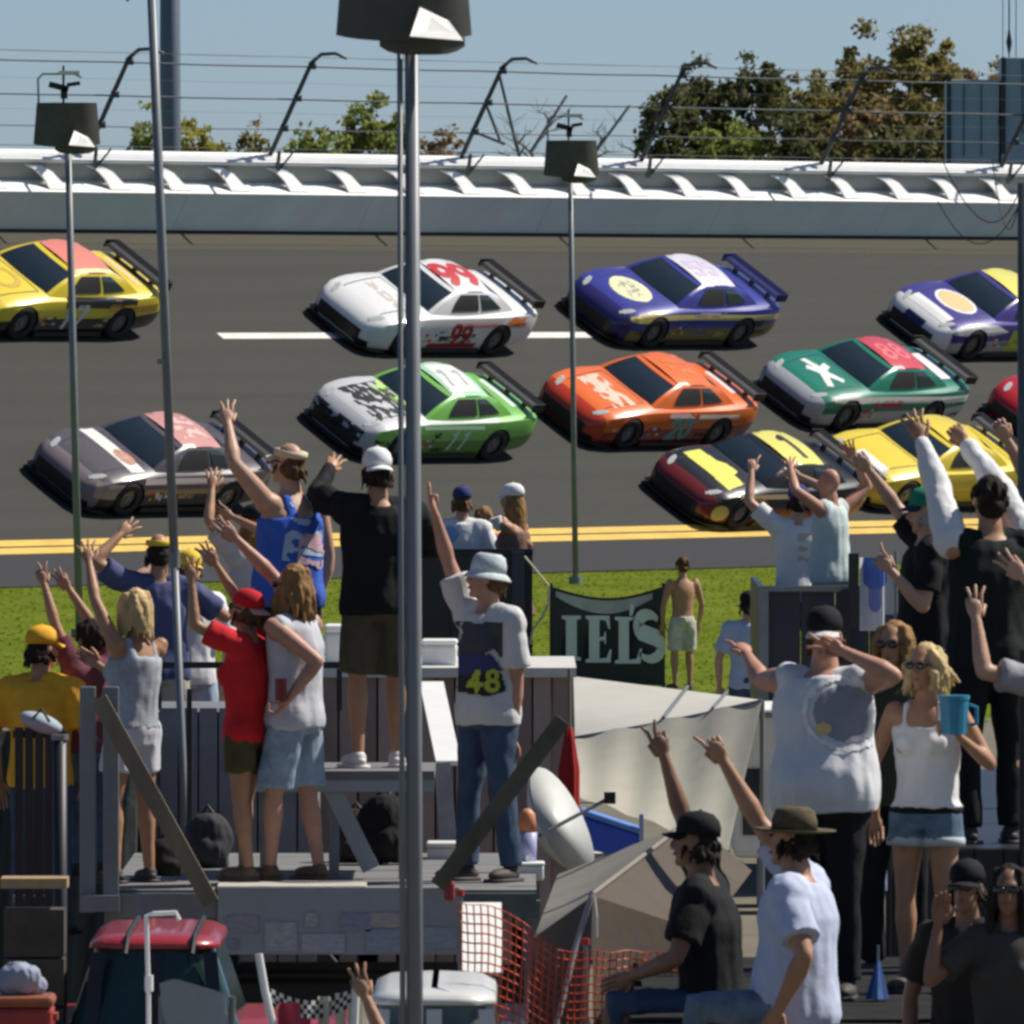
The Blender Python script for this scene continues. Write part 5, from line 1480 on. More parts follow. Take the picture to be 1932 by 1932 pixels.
letter('letter_e', [E_], 1105, 1250, 36, 88)
letter('letter_l', [L_], 1160, 1252, 36, 88)
letter('apostrophe', [[(0, 0), (.3, .02), (.55, .6), (.5, 1), (.1, 1), (0, .7)]], 1188, 1162, 16, 22)
sl = stroke_poly(Sp, Sw); h_ = len(sl) // 2
letter('letter_s', [[sl[i], sl[i + 1], sl[-2 - i], sl[-1 - i]] for i in range(h_ - 1)], 1196, 1246, 50, 90)

# ---- white canvas awning
M_canvas = mat('white_canvas', (.72, .71, .66), .8, var=.05, scale=3, bump=.2, bscale=8)
def add_trans(m, c, f):
    nt = m.node_tree; n = nt.nodes; l = nt.links; b = n['Principled BSDF']; out = n['Material Output']
    t = n.new('ShaderNodeBsdfTranslucent'); mx = n.new('ShaderNodeMixShader'); mx.inputs[0].default_value = f
    src = b.inputs['Base Color'].links[0].from_socket if b.inputs['Base Color'].links else None
    if c: t.inputs['Color'].default_value = (*c, 1)
    elif src: l.new(src, t.inputs['Color'])
    l.new(b.outputs[0], mx.inputs[1]); l.new(t.outputs[0], mx.inputs[2]); l.new(mx.outputs[0], out.inputs['Surface'])
M_canvas2 = mat('cream_canvas', (.56, .55, .47), .8, var=.06, scale=3, bump=.25, bscale=8)
add_trans(M_canvas, (.86, .83, .72), .4); add_trans(M_canvas2, (.75, .70, .55), .4)
for m in LEAF.values(): add_trans(m, None, .5)
add_trans(MATS['grass_blade'], None, .5)
A, B_, D, E2, F, G = at(1082, 1276, 89), at(1432, 1320, 87), at(1085, 1392, 85.6), at(1438, 1322, 83.2), at(1086, 1500, 81.8), at(1374, 1604, 79.8)
base = Vector((at(1250, 1500, 85).x, 85, 0))
E = empty('canopy', base, 'large white canvas awning spread behind the seated men', 'awning')
def solid_grid(f, nu, nv, th=.012):
    mb = MB(); mb.grid(f, nu, nv); k_ = len(mb.v); mb.grid(lambda u, v: f(u, v) + Vector((0, th, -th * .3)), nu, nv); return mb
solid_grid(lambda u, v: A.lerp(B_, u).lerp(D.lerp(E2, u), v) + Vector((0, 0, -.05 * sin(pi * u) * sin(pi * v))), 12, 8).build('roof_sheet', M_canvas, E, smooth=True)
solid_grid(lambda u, v: D.lerp(E2, u).lerp(F.lerp(G, u), v) + Vector((0, 0, -.05 * sin(pi * u) * sin(pi * v) - .012 * sin(u * 22))), 24, 8).build('side_sheet', M_canvas2, E, smooth=True)
MB().tube([D, D.lerp(E2, .5) + Vector((0, 0, -.02)), E2], .013, n=8).build('edge_pole', M_steel, E)
MB().tube([A.lerp(B_, .62) + Vector((0, 0, .03)), D.lerp(E2, .48) + Vector((0, -.03, .02))], .014, n=8).build('shadow_bar', M_steel, E)  # shadow lines across the roof sheet, built as thin grey bars
MB().tube([A.lerp(B_, .83) + Vector((0, 0, .03)), D.lerp(E2, .74) + Vector((0, -.03, .02))], .012, n=8).build('shadow_bar', M_steel, E)
for p in (A, B_, Vector(D), Vector(E2), Vector(F), Vector(G)): MB().tube([p, Vector((p.x, p.y, 0))], .018, n=8).build('leg', M_steel, E)
# white camper wall right of the awning
a, c = at(1384, 1336, 86), at(1484, 1490, 86)
E = empty('white_camper', Vector(((a.x + c.x) / 2, 86.6, 0)), 'white camper end wall between the awning and the pointing man', 'camper')
MB().box(((a.x + c.x) / 2, 86.8, (a.z + .4) / 2), (c.x - a.x, 1.6, a.z - .4)).build('camper_body', M_whitep, E, bevel=.05)
MB().box(((a.x + c.x) / 2, 85.99, a.z - .05), (c.x - a.x - .02, .02, .04)).build('trim', M_steel, E)
MB().box(((a.x + c.x) / 2 - .05, 85.985, a.z - .7), (.16, .02, .5)).build('window', M_glass, E)
for yy in (86.3, 87.3): MB().tube([(c.x - .1, yy, .3), (c.x + .02, yy, .3)], .3, n=16).build('wheel', M_tyre, E)
# chrome post in front of it
b = at(1488, 1500, 62); 
E = empty('railing_post', Vector((b.x, 62, 0)), 'bright metal post beside the pointing man', 'post')
MB().tube([Vector((b.x, 62, 0)), at(1488, 1318, 62)], .03, n=12).build('post', mat('chrome', (.55, .56, .56), .2, metal=.9), E, smooth=True)
MB().box(at(1480, 1322, 62), (.10, .06, .06)).build('bracket', M_blackm, E)
# red folded umbrella
b = at(1074, 585, 70.5); b.z = 0; s = sc_(70.5)
E = empty('folded_umbrella', b, 'closed dark red umbrella standing beside the white awning', 'umbrella')
MB().tube([b, at(1074, 1262, 70.5)], .012, n=8).build('pole', M_wood, E)
tp = at(1074, 1372, 70.5); bt = at(1073, 1612, 70.5)
mb = MB(); rings = []
for i in range(10):
    t = i / 9; c_ = tp.lerp(bt, t); r = (.018 + .036 * min(1, t * 3) - .035 * max(0, t - .7) * 3) ; r = max(.006, r)
    rings.append([c_ + Vector((r * (1 + .22 * cos(6 * q)) * cos(q), r * (1 + .22 * cos(6 * q)) * sin(q), 0)) for q in [2 * pi * k_ / 24 for k_ in range(24)]])
mb.rings(rings); mb.build('canopy', cloth('umbrella_red', (.32, .02, .02)), E, smooth=True)
# satellite dish
c_ = at(1040, 1560, 69.5); nrm = Vector((.84, -.33, .43)).normalized(); ux = nrm.cross(Vector((0, 1, 0))).normalized(); uy = nrm.cross(ux)
g_ = Vector((c_.x, 69.5, 0))
E = empty('satellite_dish', g_, 'pale satellite dish tilted between the platform and the tan tent', 'satellite dish')
mb = MB(); R_ = .36
for off in (0, -.012):
    rings = [[c_ + nrm * (off + .16 * (r / R_) ** 2 - .08) + ux * (r * cos(q)) + uy * (r * sin(q)) for q in [2 * pi * k_ / 28 for k_ in range(28)]] for r in (.01, .1, .2, .29, .345, R_)]
    mb.rings(rings, cap=True)
mb.build('dish', mat('dish_grey', (.55, .56, .52), .5, var=.08), E, smooth=True)
MB().tube([c_ - nrm * .09, c_ - nrm * .18 + Vector((0, 0, -.1)), Vector((c_.x + (-nrm.x * .2), 69.5, 0))], .025, n=8).build('mast', M_blackm, E)
MB().tube([c_ + uy * .36, c_ + nrm * .4], .012, n=6).build('feed_arm', M_steel, E)
MB().box(c_ + nrm * .42, (.07, .07, .07)).build('receiver', M_blackm, E)
# blue bin behind the dish
E = empty('blue_bin', Vector((at(1150, 1600, 80).x, 80.3, 0)), 'bright blue plastic bin under the awning edge', 'bin')
mb = MB(); 
for (x_, y_, w_, h_, rot) in ((1148, 1582, .42, .20, .32),): mb.box(at(x_, y_, 79.6), (w_, .4, h_), Matrix.Rotation(rot, 3, 'Y'))
mb.build('bin_body', mat('blue_plastic', (.03, .09, .52), .4), E, bevel=.02)
MB().box(at(1152, 1548, 79.6), (.44, .42, .04), Matrix.Rotation(.32, 3, 'Y')).build('lid', mat('blue_light_plastic', (.12, .25, .6), .4), E, bevel=.01)
a = at(1150, 1610, 79.8); MB().box(Vector((a.x, 79.8, a.z / 2)), (.5, .5, a.z)).build('stand', mat('crate_cream', (.5, .47, .40), .7), E)
MB().box(at(1210, 1585, 79.4), (.03, .03, .36)).build('handle', mat('lavender_plastic', (.36, .38, .62)), E)

# ---- tan tent
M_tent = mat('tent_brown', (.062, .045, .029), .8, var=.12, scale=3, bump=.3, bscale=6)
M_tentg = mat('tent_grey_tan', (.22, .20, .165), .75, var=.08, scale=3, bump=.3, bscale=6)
R0, R1 = at(1118, 1690, 56), at(1300, 1552, 60)
L0, L1 = at(1008, 1768, 56.8), at(1052, 1650, 60.4)
b0, b1, b2, b3 = R0.copy(), R1.copy(), L0.copy(), L1.copy()
E = empty('tent', Vector((R0.x + .1, 58, 0)), 'tan tent with grey roof behind the orange safety netting', 'tent')
gnd = lambda p, dx=0, dy=0: Vector((p.x + dx, p.y + dy, 0))
def quad(a, b, c, d, sag=.04, ax=Vector((0, 0, -1))): return lambda u, v: a.lerp(b, u).lerp(d.lerp(c, u), v) + ax * (sag * sin(pi * u) * sin(pi * v))
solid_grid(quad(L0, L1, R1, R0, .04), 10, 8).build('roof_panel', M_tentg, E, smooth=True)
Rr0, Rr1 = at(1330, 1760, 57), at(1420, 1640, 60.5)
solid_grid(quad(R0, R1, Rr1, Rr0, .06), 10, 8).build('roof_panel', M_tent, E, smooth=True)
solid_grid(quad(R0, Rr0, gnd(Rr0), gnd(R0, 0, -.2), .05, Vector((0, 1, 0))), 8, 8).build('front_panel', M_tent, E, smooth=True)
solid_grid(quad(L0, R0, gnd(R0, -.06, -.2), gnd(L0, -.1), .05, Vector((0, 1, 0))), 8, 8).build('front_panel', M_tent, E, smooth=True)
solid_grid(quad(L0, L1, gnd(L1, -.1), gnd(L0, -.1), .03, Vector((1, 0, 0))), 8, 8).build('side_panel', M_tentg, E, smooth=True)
MB().tube([R0 + Vector((0, -.03, .02)), at(1085, 1790, 55.9), at(1050, 1935, 55.8), gnd(at(1040, 1950, 55.8))], .014, n=8).build('pole', mat('tent_pole', (.33, .31, .29), .5), E)
MB().tube([R0 + Vector((0, -.02, .01)), R1 + Vector((0, -.02, .01))], .012, n=8).build('ridge_pole', M_tentg, E)
MB().tube([R0 + Vector((.01, -.05, 0)), R0 + Vector((.02, -.06, -.1)), R0 + Vector((.02, -.06, -.2))], .007, n=6).build('tie_strap', M_whitep, E)

# ---- orange safety netting
def net_top(u): 
    px = 866 + 430 * u
    return np.interp(px, [866, 950, 1000, 1050, 1180, 1300], [1702, 1716, 1752, 1796, 1794, 1800])
base = at(1080, 1940, 55.2); base.z = 0
mb = MB()
nu_, nv_ = 33, 34
def nf(u, v):
    px = 866 + 430 * u + 4 * sin(v * 9 + u * 5); t = net_top(u); zt_ = at(px, t + 2 * sin(u * 40), 55.2)
    zb_ = .05
    return Vector((zt_.x, 55.2 + .05 * sin(u * 17) + .02 * sin(v * 11), zt_.z + (zb_ - zt_.z) * v))
mb.grid(nf, nu_, nv_)
o = mb.build('safety_netting', mat('netting_orange', (.62, .09, .03), .55, var=.1), None, loc=base)
wf = o.modifiers.new('w', 'WIREFRAME'); wf.thickness = .011; wf.use_even_offset = False
tag(o, 'orange plastic safety netting hung in front of the tan tent', 'netting')
for k_, px in enumerate((868, 1105, 1292)):
    p = at(px, [1690, 1782, 1786][k_], 55.3)
    E = empty('netting_stake', Vector((p.x, p.y, 0)), ['stake holding the netting beside the white sign', 'stake holding the netting in front of the tent pole', 'stake at the far end of the netting beside the seated men'][k_], 'stake', 'netting stakes')
    MB().tube([Vector((p.x, p.y, 0)), p], .012, n=8).build('rod', M_steel, E); MB().tube([p, p + Vector((0, 0, .03))], .02, n=8).build('cap', mat('red_cap', (.4, .03, .03)), E)
E = empty('white_sign', Vector((at(906, 1760, 56.5).x, 56.5, 0)), 'white board seen through the orange netting', 'sign')
MB().bar(at(907, 1706, 58.3), at(908, 1838, 56.55), .21, .02).build('board', mat('sign_white', (.76, .74, .70), .6, var=.05), E)
for px in (874, 942): mb = MB(); a = at(px, 1838, 56.52); mb.box((a.x, 56.53, a.z / 2), (.02, .02, a.z)); mb.build('leg', M_wood, E)
E = empty('fuel_can', at(848, 1690, 64.4), 'small red can hanging by the lamp pole at the platform edge', 'can')
mb = MB(); pxbox(mb, 838, 858, 1662, 1700, 64.35, .08); mb.build('can', mat('can_red', (.30, .04, .04), .5, var=.2), E, bevel=.02)
mb = MB(); pxbox(mb, 844, 852, 1650, 1664, 64.37, .03); mb.build('spout', M_blackm, E)

# ---- parked vehicles below the platform
def vehicle(name, label, x0, x1, pyr, Y, m, glass, L=4.4, width=1.75, body_z=.95, cat='car'):
    """side-on vehicle; x0..x1 = roof ends in the picture, pyr = roof top"""
    zr = zat(pyr, Y); a = cx(x0, Y); c = cx(x1, Y); mx_ = (a + c) / 2
    E = empty(name, Vector((mx_, Y + width / 2, 0)), label, cat, 'parked vehicles')
    rl = c - a
    def rr(z, hx, y0, y1, r=.18, n=6):
        pts = []
        for (sx, sy) in ((1, 1), (-1, 1), (-1, -1), (1, -1)):
            for i in range(n + 1):
                q = {(1, 1): 0, (-1, 1): 90, (-1, -1): 180, (1, -1): 270}[(sx, sy)] + 90 * i / n
                pts.append(Vector((mx_ + sx * (hx - r) + r * cos(radians(q)), (y0 + y1) / 2 + sy * ((y1 - y0) / 2 - r) + r * sin(radians(q)), z)))
        return pts
    hx = rl / 2
    mb = MB(); mb.rings([rr(zr - .07, hx, Y, Y + width), rr(zr - .04, hx - .01, Y + .01, Y + width - .01), rr(zr - .012, hx - .07, Y + .07, Y + width - .07, .14), rr(zr, hx - .2, Y + .2, Y + width - .2, .1)])
    mb.build('roof', m, E, smooth=True)
    mb = MB(); mb.rings([rr(body_z - .02, hx + .10, Y - .10, Y + width + .1), rr(zr - .075, hx - .03, Y + .03, Y + width - .03)]); mb.build('window_glass', glass, E, smooth=False)
    for xx in (a + .05, (a + c) / 2, c - .05):
        MB().bar(Vector((xx + (xx - mx_) * .12, Y - .085, body_z - .02)), Vector((xx, Y + .015, zr - .09)), .07, .035, up=(0, 1, 0)).build('pillar', M_blackm if cat == 'car' else m, E)
    mb = MB(); mb.rings([rr(.25, L / 2 - .05, Y - .12, Y + width + .12, .2), rr(.5, L / 2, Y - .16, Y + width + .16, .2), rr(body_z - .08, L / 2 - .02, Y - .15, Y + width + .15, .2), rr(body_z, L / 2 - .12, Y - .1, Y + width + .1, .2)]); mb.build('body', m, E, smooth=True)
    for xx in (mx_ - L * .31, mx_ + L * .31):
        for yy in (Y - .14, Y + width - .06): MB().tube([(xx, yy, .31), (xx, yy + .2, .31)], .31, n=18).build('wheel', M_tyre, E)
    return E
M_redv = mat('red_car_paint', (.34, .025, .03), .35, var=.05, coat=.6)
vehicle('parked_car', 'red car parked under the left end of the platform', 165, 415, 1764, 57, M_redv, mat('green_tint_glass', (.02, .045, .04), .1, var=.2))
RC = [o for o in bpy.data.objects if o.name.startswith('parked_car')][0]
for px in (236, 362): MB().tube([(cx(px, 57), 57 - .03, zat(1800, 57)), (cx(px + 4, 57), 57 + .03, zat(1776, 57) + .02), (cx(px + 8, 57), 57.3, zat(1764, 57) + .012), (cx(px + 8, 57), 58.4, zat(1764, 57) + .012)], .014, n=6).build('roof_strap', M_blackm, RC)
vehicle('parked_van', 'white vehicle with rounded roof parked under the lamp pole', 700, 938, 1868, 52.0, mat('white_car_paint', (.66, .66, .62), .35, var=.04, coat=.3), mat('grey_glass', (.10, .13, .12), .15, var=.5, scale=3), body_z=.78, cat='van')
# dark bins added to stand for the shade under the platform
E = empty('shade_bin', Vector((cx(640, 65.5), 65.5, 0)), 'long black bin added to fill the shade under the platform', 'bin')
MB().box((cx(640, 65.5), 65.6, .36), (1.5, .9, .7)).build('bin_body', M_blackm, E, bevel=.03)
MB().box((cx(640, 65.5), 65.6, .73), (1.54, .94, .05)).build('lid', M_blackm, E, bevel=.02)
E = empty('shade_bin', Vector((cx(300, 66), 66, 0)), 'dark green storage bin under the left end of the platform', 'bin')
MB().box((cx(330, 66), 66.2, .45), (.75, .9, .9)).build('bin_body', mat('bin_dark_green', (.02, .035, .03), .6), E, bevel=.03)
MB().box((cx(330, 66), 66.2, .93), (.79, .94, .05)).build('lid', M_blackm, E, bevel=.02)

# camp chairs and clutter at the bottom
Yc = 49.5
c_ = at(370, 1932, Yc)
E = empty('camp_chair', Vector((c_.x, Yc, 0)), 'pale grey padded camp chair back in front of the red car', 'chair')
def chb(u, v):
    w_ = (118 + 22 * v) * (1 - .10 * (abs(2 * u - 1) ** 6)); return at(372 + (u - .5) * w_ + 6 * v - 18 * (1 - v) * (1 - u), 1846 + 40 * abs(u - .25) * (1 - v) + 150 * v, Yc + .10 * v - .06 * sin(pi * u))
solid_grid(chb, 10, 8, .05).build('backrest', cloth('chair_grey', (.30, .35, .38)), E, smooth=True)
for px in (305, 438): MB().tube([at(px, 1880, Yc + .05), Vector((cx(px, Yc), Yc + .1, 0))], .014, n=8).build('leg', M_steel, E)
MB().box((c_.x, Yc - .2, .42), (.45, .42, .05)).build('seat', cloth('chair_grey', (.30, .35, .38)), E)
for sx in (-.2, .2): MB().tube([(c_.x + sx, Yc - .38, .42), (c_.x + sx, Yc - .38, 0)], .014, n=8).build('leg', M_steel, E)
Yc = 50.0
E = empty('folding_chair', Vector((cx(580, Yc), Yc, 0)), 'white framed folding chair draped with checkered and red cloth', 'chair')
MB().tube([at(488, 1800, Yc), at(500, 1870, Yc), at(528, 1990, Yc), Vector((cx(540, Yc), Yc, 0))], .017, n=8).build('frame_tube', M_whitep, E)
MB().tube([at(672, 1846, Yc), at(666, 1990, Yc), Vector((cx(660, Yc), Yc, 0))], .017, n=8).build('frame_tube', M_whitep, E)
mb = MB()
def drape(u, v): return at(505 + 165 * u, 1862 + 26 * sin(pi * u) + 34 * v, Yc + .03 + .03 * sin(u * 12))
for i in range(22):
    for j in range(4):
        u0, u1, v0, v1 = i / 22, (i + 1) / 22, j / 4, (j + 1) / 4
        mb.add([drape(u0, v0), drape(u1, v0), drape(u1, v1), drape(u0, v1)], [(0, 1, 2, 3)], (i + j) % 2)
mb.build('checkered_cloth', [cloth('flag_black', (.02, .02, .02)), cloth('flag_pale', (.6, .6, .57))], E)
MB().grid(lambda u, v: at(524 + 62 * u, 1892 + 100 * v, Yc + .02 + .03 * sin(u * 8)), 6, 6).build('red_panel', cloth('panel_red', (.45, .06, .09)), E, smooth=True)
for k_, (xa, xb) in enumerate(((600, 622), (632, 652), (656, 704))): MB().grid(lambda u, v: at(xa + (xb - xa) * u, 1880 - 6 * k_ + 110 * v, Yc + .05 + .02 * sin(u * 6 + k_)), 5, 5).build('cream_strip', cloth('cream_strip', (.55, .52, .42)), E, smooth=True)
MB().box((cx(580, Yc), Yc + .3, .42), (.42, .42, .03)).build('seat', cloth('panel_red', (.45, .06, .09)), E)
for px in (545, 655): MB().tube([(cx(px, Yc), Yc + .5, .45), (cx(px, Yc), Yc + .5, 0)], .014, n=8).build('leg', M_whitep, E)
E = empty('shepherd_hook', Vector((cx(278, 54), 54, 0)), 'thin white rod with a bent top in front of the red car', 'rod')
MB().tube([Vector((cx(281, 54), 54, 0)), at(280, 1870, 54), at(276, 1728, 54), at(290, 1724, 54), at(332, 1722, 54), at(338, 1736, 54)], .011, n=8).build('rod', M_whitep, E)
MB().tube([at(281, 1870, 54), at(281, 1840, 54)], .02, n=8).build('grip', M_whitep, E)
# black barrier and pole at the left
E = empty('barrier', Vector((cx(70, 60), 60, 0)), 'black slatted barrier below the orange-shirted fan', 'barrier')
for i in range(5):
    mb = MB(); a = at(28 + 19 * i, 1372, 60); c2 = at(44 + 19 * i, 1372, 60)
    mb.box(((a.x + c2.x) / 2, 60, a.z / 2 + .15), (c2.x - a.x, .03, a.z - .3)); mb.build('slat', M_blackm, E)
for py in (1378, 1690): mb = MB(); pxbox(mb, 24, 124, py, py + 14, 60.03, .04); mb.build('rail', M_steel if py > 1500 else M_blackm, E)
b = Vector((cx(113, 58.5), 58.5, 0))
E = empty('black_post', b, 'black round post in front of the slatted barrier', 'post')
MB().tube([b, at(113, 1392, 58.5)], .036, n=12).build('tube', M_blackm, E, smooth=True); MB().tube([at(113, 1396, 58.5), at(113, 1386, 58.5)], .044, n=12).build('cap', M_steel, E)
E = empty('duffel_bag', at(78, 1382, 60), 'pale blue grey bag on top of the black barrier', 'bag')
mb = MB(); mb.ell(at(78, 1364, 60), (.12, .10, .05), Matrix.Rotation(.35, 3, 'Y')); mb.build('bag', cloth('bag_blue', (.34, .40, .44)), E, smooth=True)
MB().tube([at(62, 1356, 59.9), at(78, 1338, 59.9), at(94, 1362, 59.9)], .008, n=6).build('strap', M_blackm, E)
E = empty('tan_crate', Vector((cx(62, 57), 57.3, 0)), 'tan crate with pale lid below the black barrier', 'crate')
zt_ = zat(1655, 57.3)
for i in range(6): MB().box((cx(62, 57), 57.2, .12 + i * (zt_ - .2) / 6 + .06), (.30, .25, (zt_ - .2) / 6 - .015)).build('board', mat('crate_dark', (.07, .055, .04), .8, var=.3), E)
MB().box((cx(62, 57), 57.2, zt_ - .02), (.33, .27, .05)).build('lid', mat('crate_tan', (.38, .25, .13), .7, var=.2), E)
cooler('red cool box at the lower left corner', -40, 98, 1880, 1990, 51, .35, mat('cooler_red', (.35, .03, .025), .5, var=.2), mat('cooler_rust', (.28, .08, .03), .5, var=.2))
E = empty('towel', at(40, 1870, 51.3), 'pale blue towel heaped on the red cool box', 'towel')
mb = MB(); mb.ell(at(38, 1846, 51.15), (.10, .08, .075)); mb.ell(at(18, 1856, 51.15), (.07, .07, .06)); mb.ell(at(60, 1862, 51.2), (.07, .06, .05))
tm = evalmesh(mb, .008, 3); wrinkle(tm, .012, 22, 3)
place(tm, 'folds', cloth('towel_blue', (.30, .33, .42)), E, WORLD[E.name])

# ---- right-hand platform and dark truck behind it
Z2 = 1.30
x0, x1 = cx(1190, 52), cx(2040, 52)
E = empty('viewing_platform', Vector(((x0 + x1) / 2, 54.5, 0)), 'dark timber platform that the seated men and the woman with the blue cup use', 'platform')
for i in range(10): MB().box(((x0 + x1) / 2 + .04 * (i % 3), 52.1 + i * .5, Z2 - .025), (x1 - x0, .485, .05)).build('deck_board', mat('deck_dark', (.022, .022, .021), .9, var=.25, scale=3, spec=.1), E)
MB().box(((x0 + x1) / 2, 51.83, Z2 - .10), (x1 - x0, .05, .16)).build('front_beam', mat('beam_olive', (.07, .07, .05), .7, var=.2), E)
for px in (1300, 1600, 1900):
    for yy in (52.0, 56.6): MB().box((cx(px, yy), yy, Z2 / 2 - .03), (.09, .09, Z2 - .06)).build('leg', M_wood, E)
Z3 = 1.78
x0, x1 = cx(1672, 58), cx(2060, 58)
E = empty('box_truck', Vector(((x0 + x1) / 2, 62, 0)), 'dark flatbed truck behind the woman with the blue cup', 'truck')
n = 7; w = (x1 - x0) / n
for i in range(n): MB().box((x0 + (i + .5) * w, 58.0, (Z3 + .5) / 2), (w - .01, .05, Z3 - .5)).build('side_board', M_blkp, E)
MB().box(((x0 + x1) / 2, 63.1, Z3 - .06), (x1 - x0, 10.0, .12)).build('bed_floor', M_blkp, E)
for px in (1730, 1960):
    for yy in (58.3, 66): MB().tube([(cx(px, 58), yy - .1, .4), (cx(px, 58), yy + .12, .4)], .4, n=18).build('wheel', M_tyre, E)
for px in (1678, 1930):
    mb = MB(); a = at(px, 585, 58.0); z_ = zat(1225, 58.0); mb.tube([Vector((a.x, 57.95, .5)), Vector((a.x, 57.95, z_))], .02, n=8); mb.build('stake', M_blackm, E)
# draped towels on its side
E = empty('striped_towel', at(1656, 1690, 57.5), 'red white and lavender towel hanging behind the woman with the blue cup', 'towel')
for k_, (y0, y1, c2) in enumerate(((1440, 1496, (.55, .04, .07)), (1496, 1560, (.55, .48, .42)), (1560, 1606, (.50, .10, .12)), (1606, 1680, (.36, .40, .58)))):
    MB().grid(lambda u, v: at(1640 + 34 * u, y0 + (y1 - y0) * v, 57.5 + .02 * sin(u * 7 + v)), 5, 4).build('stripe', cloth('towel_%d' % k_, c2), E, smooth=True)
MB().tube([at(1636, 1440, 57.5), at(1678, 1440, 57.5)], .012, n=8).build('rod', M_blackm, E)
MB().tube([at(1656, 1440, 57.52), Vector((at(1656, 1440, 57.52).x, 57.52, Z2))], .012, n=8).build('stand', M_blackm, E)
E = empty('blue_umbrella', at(1655, 1888, 53.2), 'closed blue striped umbrella standing beside the bare legs', 'umbrella')
tp = at(1657, 1800, 53.2); bt = at(1655, 1884, 53.2)
for k_ in range(6):
    mb = MB(); q0, q1 = 2 * pi * k_ / 6, 2 * pi * (k_ + 1) / 6
    mb.add([tp, bt + Vector((.055 * cos(q0), .055 * sin(q0), 0)), bt + Vector((.062 * cos((q0 + q1) / 2), .062 * sin((q0 + q1) / 2), 0)), bt + Vector((.055 * cos(q1), .055 * sin(q1), 0))], [(0, 1, 2), (0, 2, 3)])
    mb.build('fold', cloth('umb_blue_%d' % (k_ % 2), (.04, .09, .28) if k_ % 2 else (.10, .20, .42)), E)
MB().tube([tp + Vector((0, 0, .04)), Vector((bt.x, bt.y, Z2))], .008, n=6).build('shaft', M_steel, E)
E = empty('lavender_towel', at(1815, 1900, 51.9), 'lavender towel hanging over the platform edge', 'towel')
MB().grid(lambda u, v: at(1793 + 46 * u + 6 * v, 1792 + 108 * v, 51.95 - .25 * (1 - v) * .2 + .02 * sin(u * 8 + v * 3)), 8, 8).build('cloth', cloth('towel_lavender', (.34, .37, .56)), E, smooth=True)
MB().tube([at(1788, 1792, 51.9), at(1846, 1792, 51.9)], .010, n=6).build('bar', M_blackm, E)
for px in (1788, 1846): MB().tube([at(px, 1792, 51.9), Vector((cx(px, 51.9), 51.9, Z2 - .02))], .008, n=6).build('bar_leg', M_blackm, E)

# ------------------------------------------------------------------ the crowd
TEE = {}
def c(name, col_, **k): return cloth(name, col_, **k)
denim = c('denim_blue', (.055, .085, .14), var=.25, scale=6); denim_l = c('denim_light', (.27, .34, .42), var=.3, scale=9); denim_m = c('denim_mid', (.12, .18, .25), var=.35, scale=9)
blackc = c('black', (.012, .013, .014)); khaki = c('khaki_dark', (.085, .075, .045), var=.2); olive = c('olive', (.085, .075, .03), var=.15)
whitec = c('white', (.72, .72, .71), var=.03); greyc = c('heather', (.50, .51, .54), var=.05); redc = c('red', (.62, .025, .03)); bluec = c('royal_blue', (.045, .12, .50), var=.2, scale=5)
orangec = c('gold_orange', (.78, .40, .035), var=.08); navyc = c('slate_navy', (.085, .095, .19)); beige = c('beige', (.52, .46, .36)); ltblue = c('light_blue', (.42, .50, .62))
M_capw = c('cap_white', (.76, .76, .76)); M_capb = c('cap_black', (.012, .013, .016)); M_capn = c('cap_navy', (.035, .045, .16)); M_capg = c('cap_green', (.02, .20, .11)); M_capy = c('cap_yellow', (.72, .52, .05)); M_capr = c('cap_red', (.50, .02, .025))
M_straw = c('hat_dark_straw', (.10, .08, .045), var=.3, scale=25)
UPR = (0, 1, 0)
def up_(x, y, dy=.0, g='three', **k): return dict(w=(x, y, dy), g=g, pn=UPR, **k)
GA = 'fans on the left platform'; GB = 'fans on the right'; GC = 'people further back'

# --- left
person('person in orange shirt and orange cap, back turned, beside the black post', 76, 1192, 66.0, face=15, h=1.74, feet=None, b=1.02, skin='tan', hair=('short', 'dark'), hat=('cap', orangec), top=('tee', orangec), bottom=('jeans', denim), head=(35, 0), group=GA)
person('woman with blond hair in grey blue tank top, one arm raised high', 256, 1118, 65.4, face=-40, feet=Z1, fem=True, skin='tan', hair=('bob', 'blond'), top=('tank', c('tank_grey_blue', (.34, .38, .42), var=.2, scale=10)), bottom=('shorts', c('shorts_pale', (.60, .61, .66))),
       L=up_(168, 1062, .1, 'open'), R=dict(w=(186, 1255, .25), g='relax', hint=(0, 0, -1)), lean=(.02, 0), group=GA, shoes='dark', spread=.13)
person('dark-haired person with both arms raised between post and blond woman', 172, 1178, 66.3, face=-45, feet=Z1, skin='tan', hair=('short', 'dark'), top=('tee', c('maroon_tee', (.16, .05, .07))), bottom=('jeans', denim_m),
       L=up_(70, 1062, .0, 'two'), R=up_(122, 1096, .15), group=GA)
person('man in slate navy T-shirt with yellow visor, back turned, behind the grey trailer', 300, 1012, 73.2, face=-8, h=1.78, skin='tan', hair=('short', 'dark'), hat=('visor', M_capy), top=('tee', navyc), bottom=('shorts', beige),
       L=up_(226, 1010, .0, 'three'), R=up_(372, 1130, .3, 'open'), group=GA)
person('person in white shirt with yellow cap behind the leaning flag pole', 358, 1048, 73.6, face=-20, h=1.62, skin='fair', hair=('short', 'brown'), hat=('capback', M_capy), top=('tee', whitec), bottom=('shorts', ltblue), group=GA, L=up_(312, 1062, .2, 'open'))
